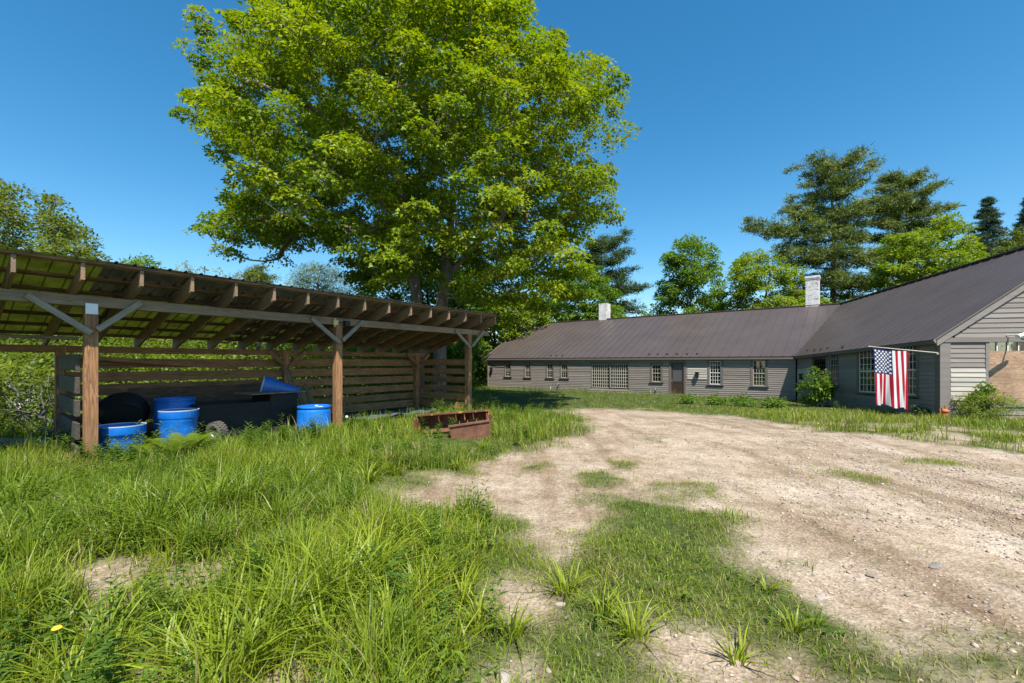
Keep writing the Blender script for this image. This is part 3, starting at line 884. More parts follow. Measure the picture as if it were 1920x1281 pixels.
class Wall:
    def __init__(s, A, B, zA, zB, name):
        s.A = Vector((A[0], A[1], A[2])); s.B = Vector((B[0], B[1], B[2]))
        d = Vector((s.B.x - s.A.x, s.B.y - s.A.y, 0)); s.L = d.length; s.u = d / s.L
        s.n = Vector((s.u.y, -s.u.x, 0))           # outward on the right hand of A->B
        s.hA = zA - s.A.z; s.hB = zB - s.B.z; s.H = 0.5 * (s.hA + s.hB); s.name = name
    def p(s, a, v, d=0.0):
        t = a / s.L
        z = s.A.z + (s.B.z - s.A.z) * t + v * (s.hA + (s.hB - s.hA) * t) / s.H
        q = s.A + s.u * a + s.n * d
        return Vector((q.x, q.y, z))
    def px(s, x, y):
        k = (x - CX) / F
        a = (k * s.A.y - s.A.x) / (s.u.x - k * s.u.y)
        Y = s.A.y + s.u.y * a
        z = EYE + (HY - y) / F * Y
        t = a / s.L
        v = (z - (s.A.z + (s.B.z - s.A.z) * t)) * s.H / (s.hA + (s.hB - s.hA) * t)
        return a, v
    def box(s, mb, a0, a1, v0, v1, d0, d1, var=None):
        c = [s.p(a0, v0, d1), s.p(a1, v0, d1), s.p(a1, v0, d0), s.p(a0, v0, d0), s.p(a0, v1, d1), s.p(a1, v1, d1), s.p(a1, v1, d0), s.p(a0, v1, d0)]
        mb.hexa(c, var)
    def siding(s, mb, a0, a1, v0, v1, holes, ex=0.145, top=None, sub=None):
        v = v0
        while v < v1 - 1e-4:
            vt = min(v + ex, v1); vm = 0.5 * (v + vt)
            lo, hi = a0, a1
            if top is not None:
                lo, hi = top(vt)
                lo = max(lo, a0); hi = min(hi, a1)
                if hi - lo < 0.05: break
            segs = [(lo, hi)]
            for (h0, h1, g0, g1) in holes:
                if g0 < vm < g1:
                    ns = []
                    for (p, q) in segs:
                        if h1 <= p or h0 >= q: ns.append((p, q)); continue
                        if h0 > p: ns.append((p, h0))
                        if h1 < q: ns.append((h1, q))
                    segs = ns
            for (p, q) in segs:
                cuts = [p]
                x = p + RNG.uniform(1.2, 4.2)
                while x < q - 0.4:
                    cuts.append(x); x += RNG.uniform(2.2, 4.4)
                cuts.append(q)
                for i in range(len(cuts) - 1):
                    b0, b1 = cuts[i] + (0.0015 if i else 0), cuts[i + 1] - 0.0015
                    w = RNG.uniform(-0.004, 0.004)
                    o = RNG.uniform(0.022, 0.029)
                    c = [s.p(b0, v + w, o), s.p(b1, v - w, o), s.p(b1, v - w, 0.0), s.p(b0, v + w, 0.0),
                         s.p(b0, vt + 0.012, 0.004), s.p(b1, vt + 0.012, 0.004), s.p(b1, vt + 0.012, -0.004), s.p(b0, vt + 0.012, -0.004)]
                    (sub if sub is not None and sub[1](b0, b1, vm) else (mb,))[0].hexa(c)
            v = vt

wl = Wall(hl, hc1, eL, eC, 'long')
ww = Wall(hc1, hc2, eC, e2, 'wing')
n2 = Vector((-ww.n.x, -ww.n.y, 0))
wing_w = 4.4
gB = Vector((hc2.x + n2.x * 2 * wing_w, hc2.y + n2.y * 2 * wing_w, hc2.z))
wg = Wall(hc2, gB, e2, e2, 'gable')

holes = {'long': [], 'wing': [], 'gable': []}
def rect(w, x0, x1, y0, y1):
    xm = 0.5 * (x0 + x1)
    a0, _ = w.px(x0, y0); a1, _ = w.px(x1, y0)
    _, v1 = w.px(xm, y0); _, v0 = w.px(xm, y1)
    return a0, a1, v0, v1

def window(w, x0, x1, y0, y1, cols, rows, split=True, sill=True, mat='cream', casing=0.11, trim='trim', cap=True, rowsplit=None, muntin=0.018):
    a0, a1, v0, v1 = rect(w, x0, x1, y0, y1)
    holes[w.name].append((a0 - casing, a1 + casing, v0 - casing, v1 + casing))
    mb = MB()
    st = 0.035
    d0, d1 = -0.035, 0.0
    w.box(mb, a0, a0 + st, v0, v1, d0, d1); w.box(mb, a1 - st, a1, v0, v1, d0, d1)
    w.box(mb, a0 + st, a1 - st, v0, v0 + st * 1.3, d0, d1); w.box(mb, a0 + st, a1 - st, v1 - st, v1, d0, d1)
    vm = 0.5 * (v0 + v1) if split else None
    if split: w.box(mb, a0 + st, a1 - st, vm - 0.02, vm + 0.02, d0, d1 + 0.012)
    for i in range(1, cols):
        x = a0 + st + (a1 - a0 - 2 * st) * i / cols
        w.box(mb, x - muntin / 2, x + muntin / 2, v0 + st, v1 - st, d0 + 0.006, d1 - 0.004)
    for j in range(1, rows):
        y = v0 + st + (v1 - v0 - 2 * st) * j / rows
        if split and abs(y - vm) < 0.06: continue
        w.box(mb, a0 + st, a1 - st, y - muntin / 2, y + muntin / 2, d0 + 0.004, d1 - 0.006)
    win = hb(mb, 'window', M[mat])
    mb = MB(); w.box(mb, a0 + 0.01, a1 - 0.01, v0 + 0.01, v1 - 0.01, -0.022, -0.018); hb(mb, 'pane', M['glass'], win)
    mb = MB(); c = casing
    w.box(mb, a0 - c, a0, v0, v1 + 0.0, -0.06, 0.035); w.box(mb, a1, a1 + c, v0, v1, -0.06, 0.035)
    w.box(mb, a0 - c - (0.02 if cap else 0), a1 + c + (0.02 if cap else 0), v1, v1 + c, -0.06, 0.042)
    hb(mb, 'frame', M[trim], win, bevel=0.004)
    if sill:
        mb = MB(); w.box(mb, a0 - c - 0.05, a1 + c + 0.05, v0 - 0.06, v0, -0.06, 0.085); hb(mb, 'sill', M['trim'], win, bevel=0.004)
    # the room side: deep dark reveal
    return win

window(wl, 947.7, 957.3, 682, 706, 3, 5)
window(wl, 984.6, 993.8, 682, 707.3, 3, 5)
window(wl, 1026, 1036.5, 682, 708, 3, 5)
window(wl, 1052.5, 1064, 682, 708.7, 3, 5)
# wide gridded barn sashes
window(wl, 1110, 1142.6, 682.5, 727, 8, 7, split=False, casing=0.06, sill=False, mat='cream', muntin=0.04)
window(wl, 1144.6, 1178, 682.5, 727.7, 8, 7, split=False, casing=0.06, sill=False, mat='cream', muntin=0.04)
window(wl, 1223, 1239, 683.6, 716, 3, 4, mat='cream', casing=0.13)
window(wl, 1331, 1351.5, 677.5, 721, 4, 6, mat='white', casing=0.13)
window(wl, 1412, 1435, 676.5, 724, 4, 6, mat='cream', casing=0.13)
window(ww, 1557, 1572, 661, 722, 3, 5, split=False, mat='cream', casing=0.06)
window(ww, 1611, 1648, 656, 736, 5, 6, mat='white', casing=0.12)
window(ww, 1684, 1719, 647, 741, 5, 6, mat='white', casing=0.12)

def door(w, x0, x1, y0, y1, kind):
    a0, a1, v0, v1 = rect(w, x0, x1, y0, y1); c = 0.12
    v0 = max(v0, 0.06)
    holes[w.name].append((a0 - c, a1 + c, -1, v1 + c))
    mb = MB(); s = 0.10
    w.box(mb, a0, a0 + s, v0, v1, -0.05, -0.01); w.box(mb, a1 - s, a1, v0, v1, -0.05, -0.01)
    w.box(mb, a0 + s, a1 - s, v1 - s, v1, -0.05, -0.01); w.box(mb, a0 + s, a1 - s, v0, v0 + 0.18, -0.05, -0.01)
    vm = v0 + 0.36 * (v1 - v0)
    w.box(mb, a0 + s, a1 - s, vm, vm + 0.1, -0.05, -0.01)
    for k in range(4):
        x = a0 + s + (a1 - a0 - 2 * s) * (k + 0.5) / 4
        w.box(mb, x - 0.06, x + 0.06, v0 + 0.18, vm, -0.045, -0.02)
    d = hb(mb, 'door', M['door'], None, bevel=0.004)
    mb = MB(); w.box(mb, a0 + s, a1 - s, vm + 0.1, v1 - s, -0.04, -0.034); hb(mb, 'screen', M['screen'] if kind else M['glass'], d)
    mb = MB(); w.box(mb, a0 - c, a0, v0, v1, -0.06, 0.04); w.box(mb, a1, a1 + c, v0, v1, -0.06, 0.04); w.box(mb, a0 - c - 0.02, a1 + c + 0.02, v1, v1 + c, -0.06, 0.045)
    hb(mb, 'frame', M['trim'], d, bevel=0.004)
    mb = MB(); w.box(mb, a0 + 0.03, a0 + 0.06, vm + 0.05, vm + 0.2, -0.01, 0.03); hb(mb, 'handle', M['steel'], d)
    mb = MB(); w.box(mb, a0 - c, a1 + c, v0 - 0.16, v0, -0.06, 0.16); hb(mb, 'doorstep', M['trim_light'], d, bevel=0.004)
    return d
door(wl, 1258.5, 1282, 680, 744, 1)
door(ww, 1525, 1550, 669.5, 757, 0)

# plywood over the garage opening in the gable
a0, a1, v0, v1 = rect(wg, 1853, 1960, 658, 757)
a0b, a1b, v0b, v1b = a0, a1 + 1.2, v0, v1
gh = (a0 - 0.09, a1b + 0.1, v0 - 0.10, rect(wg, 1853, 1900, 640, 657)[3])
holes['gable'].append(gh)
mb = MB(); wg.box(mb, 0, a1b - a0b, 0, v1b - v0b, 0, 0.015)
mb = MB(); wg.box(mb, a0b, a1b, v0b, v1b, 0.004, 0.020); hb(mb, 'plywood_panel', M['plywood'])
mb = MB(); wg.box(mb, a0 - 0.09, a0, v0 - 0.10, gh[3], -0.05, 0.035); wg.box(mb, a0, a1b, v0 - 0.10, v0, -0.05, 0.06)
wf = hb(mb, 'garage_opening_frame', M['trim_light'], None, bevel=0.004)
mb = MB(); wg.box(mb, a0, a1b, v1, gh[3], -0.03, -0.02); hb(mb, 'dark_pane', M['glass'], wf)
for k in range(8):
    x = a0 + 0.22 + k * 0.28
    mb = MB(); wg.box(mb, x, x + 0.03, v1, gh[3], -0.02, 0.0)
    hb(mb, 'glazing_bar', M['white'], wf)

# clapboards
mbl = MB(); mbf = MB()
pa0, pa1, pv0, pv1 = rect(wl, 1289, 1326, 691, 711)
wl.siding(mbl, 0.10, wl.L - 0.05, -0.12, wl.H - 0.06, holes['long'], ex=0.118, sub=(mbf, lambda a, b_, v: pa0 - 0.2 < a and b_ < pa1 + 1.9 and False))
sd_long = hb(mbl, 'clapboard_wall', M['siding'])
mb = MB(); wl.siding(mb, pa0, pa1, pv0, pv1, [], ex=0.145)
for i, p in enumerate(mb.v): mb.v[i] = tuple(Vector(p) + wl.n * 0.016)
hb(mb, 'unpainted_patch', M['siding_fresh'], sd_long)
mbw = MB(); ww.siding(mbw, 0.08, ww.L - 0.02, -0.12, ww.H - 0.06, holes['wing'], ex=0.13)
sd_wing = hb(mbw, 'clapboard_wall', M['siding'])
pa0, pa1, pv0, pv1 = rect(ww, 1496, 1519, 692, 716)
mb = MB(); ww.siding(mb, pa0, pa1, pv0, pv1, [], ex=0.145)
for i, p in enumerate(mb.v): mb.v[i] = tuple(Vector(p) + ww.n * 0.016)
hb(mb, 'unpainted_patch', M['siding_fresh'], sd_wing)
GP = 0.80                                  # gable pitch, rise over run
mbg = MB(); mbp = MB()
vt = wg.px(1790, 637)[1]
cb = 0.25
wg.siding(mbg, cb, wg.L - cb, -0.14, vt - 0.09, holes['gable'])
wg.siding(mbg, 0.0, wg.L, vt + 0.06, wg.H + GP * wing_w - 0.15, [], ex=0.15, top=lambda v: (max(0, (v - wg.H) / GP + 0.12), wg.L - max(0, (v - wg.H) / GP + 0.12)))
sd_g = hb(mbg, 'gable_wall', M['siding'])
pa0, _, pv0, pv1 = rect(wg, 1778, 1850, 692, 751); pa1 = gh[0]
mb = MB(); wg.siding(mb, cb, pa1, pv0, pv1, [], ex=0.145)
for i, p in enumerate(mb.v): mb.v[i] = tuple(Vector(p) + wg.n * 0.016)
hb(mb, 'unpainted_patch', M['siding_fresh'], sd_g)
# ledge board across the gable and corner boards
mb = MB(); wg.box(mb, 0.0, wg.L, vt - 0.085, vt + 0.055, 0, 0.06); hb(mb, 'ledge_board', M['trim_light'], None, bevel=0.005)
mb = MB(); wg.box(mb, -0.045, cb - 0.01, -0.16, vt - 0.09, 0.0, 0.04); c_ = hb(mb, 'corner_board', M['trim_light'], None, bevel=0.005)
mb = MB(); ww.box(mb, ww.L - 0.18, ww.L - 0.0, -0.16, ww.H - 0.08, 0.001, 0.046); hb(mb, 'corner_board', M['trim'], None, bevel=0.005)
mb = MB(); wl.box(mb, -0.02, 0.1, -0.16, wl.H - 0.05, 0.0, 0.04); hb(mb, 'corner_board', M['trim_light'], None, bevel=0.005)
# foundation boards along the bottom
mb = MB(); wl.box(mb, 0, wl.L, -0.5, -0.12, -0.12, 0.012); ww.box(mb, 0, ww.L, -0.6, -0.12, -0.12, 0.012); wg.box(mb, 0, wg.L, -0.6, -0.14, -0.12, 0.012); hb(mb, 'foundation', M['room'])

# roof planes
OVH = 0.19
nl = wl.n; nw = ww.n
EL = wl.p(-0.25, wl.H, OVH)
Ew = ww.p(ww.L + 0.09, ww.H, OVH)
def line_x(p, d, q, e):
    den = d.x * e.y - d.y * e.x
    t = ((q.x - p.x) * e.y - (q.y - p.y) * e.x) / den
    return p + d * t
EC = line_x(wl.p(0, 0, OVH), wl.u, ww.p(0, 0, OVH), ww.u); EC = Vector((EC.x, EC.y, eC - 0.02))
J = at(1577, 570, 27.6)
pl_n = (EC - EL).cross(J - EL).normalized()
pw_n = (J - EC).cross(Ew - EC).normalized()
def on_plane(x, y, p0, nrm): return p0.z - (nrm.x * (x - p0.x) + nrm.y * (y - p0.y)) / nrm.z
d_ridge = Vector((wl.u.x, wl.u.y, 0))
k = (981 - CX) / F
tt = (k * J.y - J.x) / (d_ridge.x - k * d_ridge.y)
RLp = J + d_ridge * tt
RLp.z = on_plane(RLp.x, RLp.y, EL, pl_n)
dw = Vector((ww.u.x, ww.u.y, 0))
tK = (Ew - J).dot(dw)
K = J + dw * tK; K.z = on_plane(K.x, K.y, EC, pw_n)
WH = (J - EC).dot(Vector((-nw.x, -nw.y, 0)))
LH = (J - EC).dot(Vector((-nl.x, -nl.y, 0)))
print('ridge half widths', WH, LH, 'J', J, 'K', K, 'RL', RLp, 'pitch', math.degrees(math.acos(abs(pl_n.z))), math.degrees(math.acos(abs(pw_n.z))))

def seam_plane(mbs, mbp, quad, eave_dir, nrm, step=0.50, off=0.0, hgt=0.03):
    if nrm.z < 0: nrm = -nrm
    o0 = quad[0]
    ex = (eave_dir - nrm * eave_dir.dot(nrm)).normalized(); ey = nrm.cross(ex).normalized()
    P = [((q - o0).dot(ex), (q - o0).dot(ey)) for q in quad]
    amin = min(p[0] for p in P); amax = max(p[0] for p in P)
    def span(a):
        ys = []
        for i in range(len(P)):
            (x0, y0), (x1, y1) = P[i], P[(i + 1) % len(P)]
            if (x0 - a) * (x1 - a) < 0: ys.append(y0 + (y1 - y0) * (a - x0) / (x1 - x0))
        return (min(ys), max(ys)) if len(ys) >= 2 else None
    a = amin + off
    while a < amax:
        s = span(a)
        if s and s[1] - s[0] > 0.15:
            p0 = o0 + ex * a + ey * (s[0] + 0.0); p1 = o0 + ex * a + ey * (s[1] - 0.03)
            w = ex * 0.011; h = nrm * hgt
            mbs.hexa([p0 - w, p0 + w, p1 + w, p1 - w, p0 - w + h, p0 + w + h, p1 + w + h, p1 - w + h], 0.5)
        a += step
    return ex, ey, nrm

mbs = MB()
quad_l = [EL, EC, J, RLp]; quad_w = [EC, Ew, K, J]
exl, eyl, nl3 = seam_plane(mbs, None, quad_l, wl.u, pl_n, 0.53, 0.25)
exw, eyw, nw3 = seam_plane(mbs, None, quad_w, ww.u, pw_n, 0.50, 0.12)
mbr = MB()
def slab(q, nrm, th=0.03, var=0.5):
    q = [Vector(p) for p in q]; n = len(q)
    low = [p - nrm * th for p in q]
    mbr.add(low + q, [tuple(range(n))[::-1], tuple(range(n, 2 * n))] + [(i, (i + 1) % n, (i + 1) % n + n, i + n) for i in range(n)], var)
slab(quad_l, nl3); slab(quad_w, nw3)
# back slopes
BL = Vector((RLp.x - nl.x * LH, RLp.y - nl.y * LH, EL.z)); 
K2 = K - nw * WH; K2 = Vector((K2.x, K2.y, Ew.z))
JB = line_x(BL, d_ridge, K2, dw); JB.z = EC.z
slab([J, JB, BL, RLp], Vector((0, 0, 1))); slab([K, K2, JB, J], Vector((0, 0, 1)))
roof = hb(mbr, 'roof', M['roof'])
hb(mbs, 'standing_seam', M['roof'], roof)
# ridge caps, drip edge, rake boards
mb = MB()
mb.beam(RLp + Vector((0, 0, 0.03)), J + Vector((0, 0, 0.03)), 0.22, 0.05); mb.beam(J + Vector((0, 0, 0.032)), K + Vector((0, 0, 0.032)), 0.22, 0.05)
hb(mb, 'ridge_cap', M['roof'], roof)
mb = MB(); up = Vector((0, 0, 1))
mb.beam(EC + Vector((0, 0, 0.02)), J + Vector((0, 0, 0.012)), 0.30, 0.016)
hb(mb, 'valley_flashing', M['roof'], roof)
mb = MB()
fz = -0.085
mb.beam(EL + Vector((0, 0, fz)) - nl * 0.03, EC + Vector((0, 0, fz)) - nl * 0.03, 0.025, 0.12)
mb.beam(EC + Vector((0, 0, fz)) - nw * 0.03, Ew + Vector((0, 0, fz)) - nw * 0.03, 0.025, 0.12)
hb(mb, 'fascia', M['trim'], roof)
mb = MB()
mb.add([EL - up * 0.14, EC - up * 0.14, wl.p(wl.L, wl.H - 0.06, 0), wl.p(0, wl.H - 0.06, 0)], [(0, 1, 2, 3)])
mb.add([EC - up * 0.14, Ew - up * 0.14, ww.p(ww.L, ww.H - 0.06, 0), ww.p(0, ww.H - 0.06, 0)], [(0, 1, 2, 3)])
hb(mb, 'soffit', M['trim'], roof)
mb = MB()
dn = Vector((0, 0, -0.12))
for p_, q_, k_, h_ in ((Ew, K, 1, .2), (K2, K, 1, .2), (EL, RLp, .6, .15)):
    o_ = dw * -0.03 if k_ == 1 else Vector((0, 0, 0))
    mb = MB(); mb.beam(p_ + dn * k_ + o_, q_ + dn * k_ + o_, 0.03, h_, up=up); hb(mb, 'rake_board', M['trim_light'], roof)
# snow guards
def guard(ex, ey, nrm, o0, px, w, v=0.35):
    a, _ = w.px(px, 660)
    base = w.p(a, w.H, OVH); 
    q = o0 + ex * (base - o0).dot(ex) + ey * v
    mb = MB(); mb.beam(q - ex * 0.06 + nrm * 0.05, q + ex * 0.06 + nrm * 0.05, 0.05, 0.08); mb.beam(q, q + ey * 0.12 + nrm * 0.05, 0.04, 0.02)
    hb(mb, 'snow_guard', M['roof'], roof)
for px in (1031, 1042, 1053, 1216, 1232, 1250, 1268, 1287, 1306): guard(exl, eyl, nl3, EL, px, wl)
for px in (1512, 1526, 1538, 1552, 1581): guard(exw, eyw, nw3, EC, px, ww)
# side and back walls so the house is closed
mb = MB()
bl0 = hl - nl * (2 * LH); bl0 = Vector((bl0.x, bl0.y, hl.z))
def vwall(a, b_, za, zb, lo=-0.6):
    mb.add([(a.x, a.y, a.z + lo), (b_.x, b_.y, b_.z + lo), (b_.x, b_.y, zb), (a.x, a.y, za)], [(0, 1, 2, 3)])
mid = hl - nl * LH
mb.add([(hl.x, hl.y, hl.z - 0.6), (bl0.x, bl0.y, hl.z - 0.6), (bl0.x, bl0.y, eL), (mid.x, mid.y, RLp.z - 0.1), (hl.x, hl.y, eL)], [(0, 1, 2, 3, 4)])
vwall(bl0, JB, eL, eC); vwall(JB, gB, eC, e2)
hb(mb, 'rear_wall', M['siding'])
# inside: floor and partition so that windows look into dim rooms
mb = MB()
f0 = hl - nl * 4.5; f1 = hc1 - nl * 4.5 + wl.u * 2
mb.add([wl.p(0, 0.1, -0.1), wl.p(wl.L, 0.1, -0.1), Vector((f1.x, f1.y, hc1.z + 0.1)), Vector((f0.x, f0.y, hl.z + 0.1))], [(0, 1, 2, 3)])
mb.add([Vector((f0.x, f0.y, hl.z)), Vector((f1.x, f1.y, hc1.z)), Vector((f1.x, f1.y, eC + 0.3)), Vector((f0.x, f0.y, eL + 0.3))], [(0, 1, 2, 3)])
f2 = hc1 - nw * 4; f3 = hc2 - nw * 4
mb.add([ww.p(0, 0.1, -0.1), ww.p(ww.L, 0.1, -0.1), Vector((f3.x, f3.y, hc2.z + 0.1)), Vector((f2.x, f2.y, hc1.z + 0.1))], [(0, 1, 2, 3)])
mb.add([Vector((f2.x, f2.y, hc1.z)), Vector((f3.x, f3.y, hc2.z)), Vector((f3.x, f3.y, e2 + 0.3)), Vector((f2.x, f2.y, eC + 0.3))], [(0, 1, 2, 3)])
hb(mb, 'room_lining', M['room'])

# chimneys on the ridge
def chimney(px, ytop, ybase, wpx, cap):
    k = (px - CX) / F
    t_ = (k * J.y - J.x) / (d_ridge.x - k * d_ridge.y)
    p = J + d_ridge * t_ - nl * 0.25
    Y = p.y; s = wpx * Y / F / 1.25
    zt_ = EYE + (HY - ytop) / F * Y; zr = on_plane(p.x, p.y, EL, pl_n) - 0.9
    rz = math.atan2(wl.u.y, wl.u.x)
    c_, s_ = math.cos(rz), math.sin(rz)
    def bx(mb, h, z0, z1):
        q = [(-h, -h), (h, -h), (h, h), (-h, h)]
        w = [Vector((p.x + a * c_ - b_ * s_, p.y + a * s_ + b_ * c_, 0)) for a, b_ in q]
        mb.hexa([v + Vector((0, 0, z0)) for v in w] + [v + Vector((0, 0, z1)) for v in w])
    h = s / 2; mb = MB()
    top = zt_ - (0.1 if cap else 0.0)
    bx(mb, h, zr, top - 0.22 if cap else top)
    if cap:
        bx(mb, h * 1.08, top - 0.22, top - 0.14); bx(mb, h * 1.14, top - 0.14, top)
    ch = hb(mb, 'chimney', M['chimney'], roof, bevel=0.01)
    mb = MB()
    bx(mb, h * (0.98 if cap else 0.86), top, top + (0.10 if cap else 0.04)); hb(mb, 'chimney_cap', M['black'], ch)
chimney(1131, 570, 606, 20, False)
chimney(1523, 516, 570, 26, True)

# meter and lamps on the walls
def fixture(w, px, py, name, kind):
    a, v = w.px(px, py)
    mb = MB()
    if kind == 'meter':
        w.box(mb, a - 0.10, a + 0.10, v - 0.22, v + 0.02, 0.03, 0.12); w.box(mb, a - 0.07, a + 0.07, v + 0.02, v + 0.2, 0.03, 0.16); w.box(mb, a - 0.02, a + 0.02, v + 0.2, v + 0.5, 0.03, 0.06)
        hb(mb, 'electric_meter', M['steel'], None, bevel=0.01)
    elif kind == 'lamp':
        w.box(mb, a - 0.05, a + 0.05, v - 0.08, v + 0.08, 0.03, 0.06); w.box(mb, a - 0.09, a + 0.09, v - 0.24, v + 0.02, 0.06, 0.2)
        w.box(mb, a - 0.11, a + 0.11, v + 0.02, v + 0.06, 0.05, 0.22)
        hb(mb, 'wall_lantern', M['black'], None, bevel=0.01)
fixture(wl, 1308, 700, '', 'lamp')
fixture(wl, 923, 690, '', 'lamp')
fixture(ww, 1507, 703, '', 'lamp')
a, v = wg.px(1886, 629)
mb = MB(); p0 = wg.p(a, v, 0.03); p1 = wg.p(a - 0.12, v - 0.06, 0.35); p2 = wg.p(a + 0.25, v + 0.10, 0.42)
mb.tube([wg.p(a - 0.2, v - 0.07, 0.62), wg.p(a - 0.02, v - 0.02, 0.55), wg.p(a + 0.2, v + 0.06, 0.50), wg.p(a + 0.26, v + 0.09, 0.48)], [0.06, 0.055, 0.045, 0.02], 10)
mb.tube([p0, wg.p(a + 0.1, v + 0.0, 0.3), wg.p(a + 0.1, v + 0.03, 0.5)], 0.02, 8)
hb(mb, 'yard_lamp', M['white'], None, smooth=True)
mb = MB(); q = [wg.p(a + 0.35 + 0.12 * i, v - 0.05 + 0.02 * math.sin(i), 0.09 + 0.02 * (i % 2)) for i in range(7)]; mb.tube(q, 0.012, 6); hb(mb, 'lamp_cable', M['black'])
# sagging cables at the far end
mb = MB()
for (z0, z1, sag, x1) in ((0.05, 0.02, 0.22, 2.9), (-0.25, -0.33, 0.10, 2.2)):
    pts = []
    for i in range(13):
        t_ = i / 12
        pts.append(wl.p(0.3 + x1 * t_, wl.H - 0.1 + z0 + (z1 - z0) * t_ - sag * 4 * t_ * (1 - t_), 0.10))
    mb.tube(pts, 0.014, 6)
hb(mb, 'cable', M['black'])
# vents and a pipe low on the wall
for px, py in ((1048, 720), (1231.5, 728), (1237, 739)):
    a, v = wl.px(px, py); mb = MB()
    mb.tube([wl.p(a, v, 0), wl.p(a, v, 0.12), wl.p(a - 0.03, v - 0.12, 0.16)], 0.05, 10); hb(mb, 'vent_pipe', M['steel'], None, smooth=True)
for px in (1036, 1222.5):
    a, v = wl.px(px, 735); mb = MB(); mb.tube([wl.p(a, -0.2, 0.25), wl.p(a, 0.28, 0.25)], 0.02, 8); 
    o = mb.build('marker_pipe', M['white'], None); tag(o, 'thin white pipe standing at the wall %s' % ('below the paired small windows' if px < 1100 else 'left of the dark screen door'), 'pipe', 'white pipes along the wall')

# ------------------------------------------------------------------ flag and pole
base = ww.p(ww.L - 0.02, 0, 0.05); pz = at(1757, 662, base.y).z; A = Vector((base.x, base.y, pz))
tipY = base.y + 0.30
B = at(1631, 650, tipY)
mb = MB(); mb.tube([A, B], [0.016, 0.013], 10)
mb.tube([A + Vector((0.02, 0, -0.05)), A + Vector((-0.05, 0, -0.02))], 0.03, 8); mb.tube([B, B + (B - A).normalized() * 0.05], [0.022, 0.015], 8)
fp = mb.build('flagpole', M['cream'], None, smooth=True); tag(fp, 'slim pale pole slanting out from the farmhouse corner, carrying the flag', 'flagpole')
# the cloth: local s across (0..1 outer to inner), t down (0..1)
dirp = (B - A).normalized(); 
f_out = A + (B - A) * ((1757 - 1637) / (1757 - 1631.0)); f_in = A + (B - A) * ((1757 - 1703) / (1757 - 1631.0))
Wd = (f_in - f_out).length; Hh = 105 / F * 14.0
f_out = f_out + Vector((0, 0, -0.04)); f_in = f_in + Vector((0, 0, -0.03))
NS, NT = 52, 76
def cloth(s, t):
    p = f_out + (f_in - f_out) * s
    p = p + Vector((0, 0, -0.06 * math.sin(math.pi * s) * (1 - t) * 0.5))
    fold = (0.085 * math.sin(s * 9.5 + 0.6 + t * 1.2) + 0.045 * math.sin(s * 21 + 2.0 + t * 2.0) + 0.012 * math.sin(s * 40 + t * 9)) * (0.15 + 0.85 * t)
    nrm = Vector((-dirp.y, dirp.x, 0)).normalized()
    side = -0.09 * t * (0.6 + 0.4 * (1 - s)) + 0.03 * t * t * math.sin(s * 5)
    return p + nrm * fold + Vector((-dirp.x, -dirp.y, 0)) * (-side) * 0.6 + Vector((0, 0, -Hh * t * (1 + 0.05 * s + 0.022 * math.sin(s * 14))))
V = []; C = []; loops = []; starts = []
for j in range(NT + 1):
    for i in range(NS + 1):
        V.append(cloth(i / NS, j / NT))
for j in range(NT):
    for i in range(NS):
        loops += [j * (NS + 1) + i, j * (NS + 1) + i + 1, (j + 1) * (NS + 1) + i + 1, (j + 1) * (NS + 1) + i]
me = bpy.data.meshes.new('flag')
me.from_pydata([tuple(v) for v in V], [], [tuple(loops[i:i + 4]) for i in range(0, len(loops), 4)])
uvl = me.uv_layers.new(name='UVMap')
uvs = []
for l in loops:
    uvs += [(l % (NS + 1)) / NS, 1 - (l // (NS + 1)) / NT]
uvl.data.foreach_set('uv', uvs)
me.polygons.foreach_set('use_smooth', np.ones(len(me.polygons), dtype=bool))
def clothmat(name, c):
    m, t, b = newmat(name)
    tc = nd(t, 'ShaderNodeTexCoord')
    b.inputs['Roughness'].default_value = 0.8; b.inputs['Specular IOR Level'].default_value = 0.2
    return m, t, b, tc
m, t, b, tc = clothmat('striped_cloth', None)
sep = nd(t, 'ShaderNodeSeparateXYZ'); t.links.new(tc.outputs['UV'], sep.inputs[0])
x13 = nd(t, 'ShaderNodeMath', operation='MULTIPLY'); x13.inputs[1].default_value = 13.0; t.links.new(sep.outputs[0], x13.inputs[0])
flo = nd(t, 'ShaderNodeMath', operation='FLOOR'); t.links.new(x13.outputs[0], flo.inputs[0])
mod = nd(t, 'ShaderNodeMath', operation='MODULO'); mod.inputs[1].default_value = 2.0; t.links.new(flo.outputs[0], mod.inputs[0])
gt = nd(t, 'ShaderNodeMath', operation='GREATER_THAN'); gt.inputs[1].default_value = 0.5; t.links.new(mod.outputs[0], gt.inputs[0])
cs = mixc(t, gt.outputs[0], (0.42, 0.012, 0.03), (0.78, 0.76, 0.74))
lt = nd(t, 'ShaderNodeMath', operation='LESS_THAN'); lt.inputs[1].default_value = 7 / 13.0; t.links.new(sep.outputs[0], lt.inputs[0])
gy_ = nd(t, 'ShaderNodeMath', operation='GREATER_THAN'); gy_.inputs[1].default_value = 0.56; t.links.new(sep.outputs[1], gy_.inputs[0])
an = nd(t, 'ShaderNodeMath', operation='MULTIPLY'); t.links.new(lt.outputs[0], an.inputs[0]); t.links.new(gy_.outputs[0], an.inputs[1])
cs = mixc(t, an.outputs[0], cs, (0.022, 0.035, 0.13))
t.links.new(cs, b.inputs['Base Color'])
trn = nd(t, 'ShaderNodeBsdfTranslucent'); t.links.new(cs, trn.inputs[0])
mx = nd(t, 'ShaderNodeMixShader'); mx.inputs[0].default_value = 0.25
t.links.new(b.outputs[0], mx.inputs[1]); t.links.new(trn.outputs[0], mx.inputs[2]); t.links.new(mx.outputs[0], t.nodes['Material Output'].inputs[0])
me.materials.append(m)
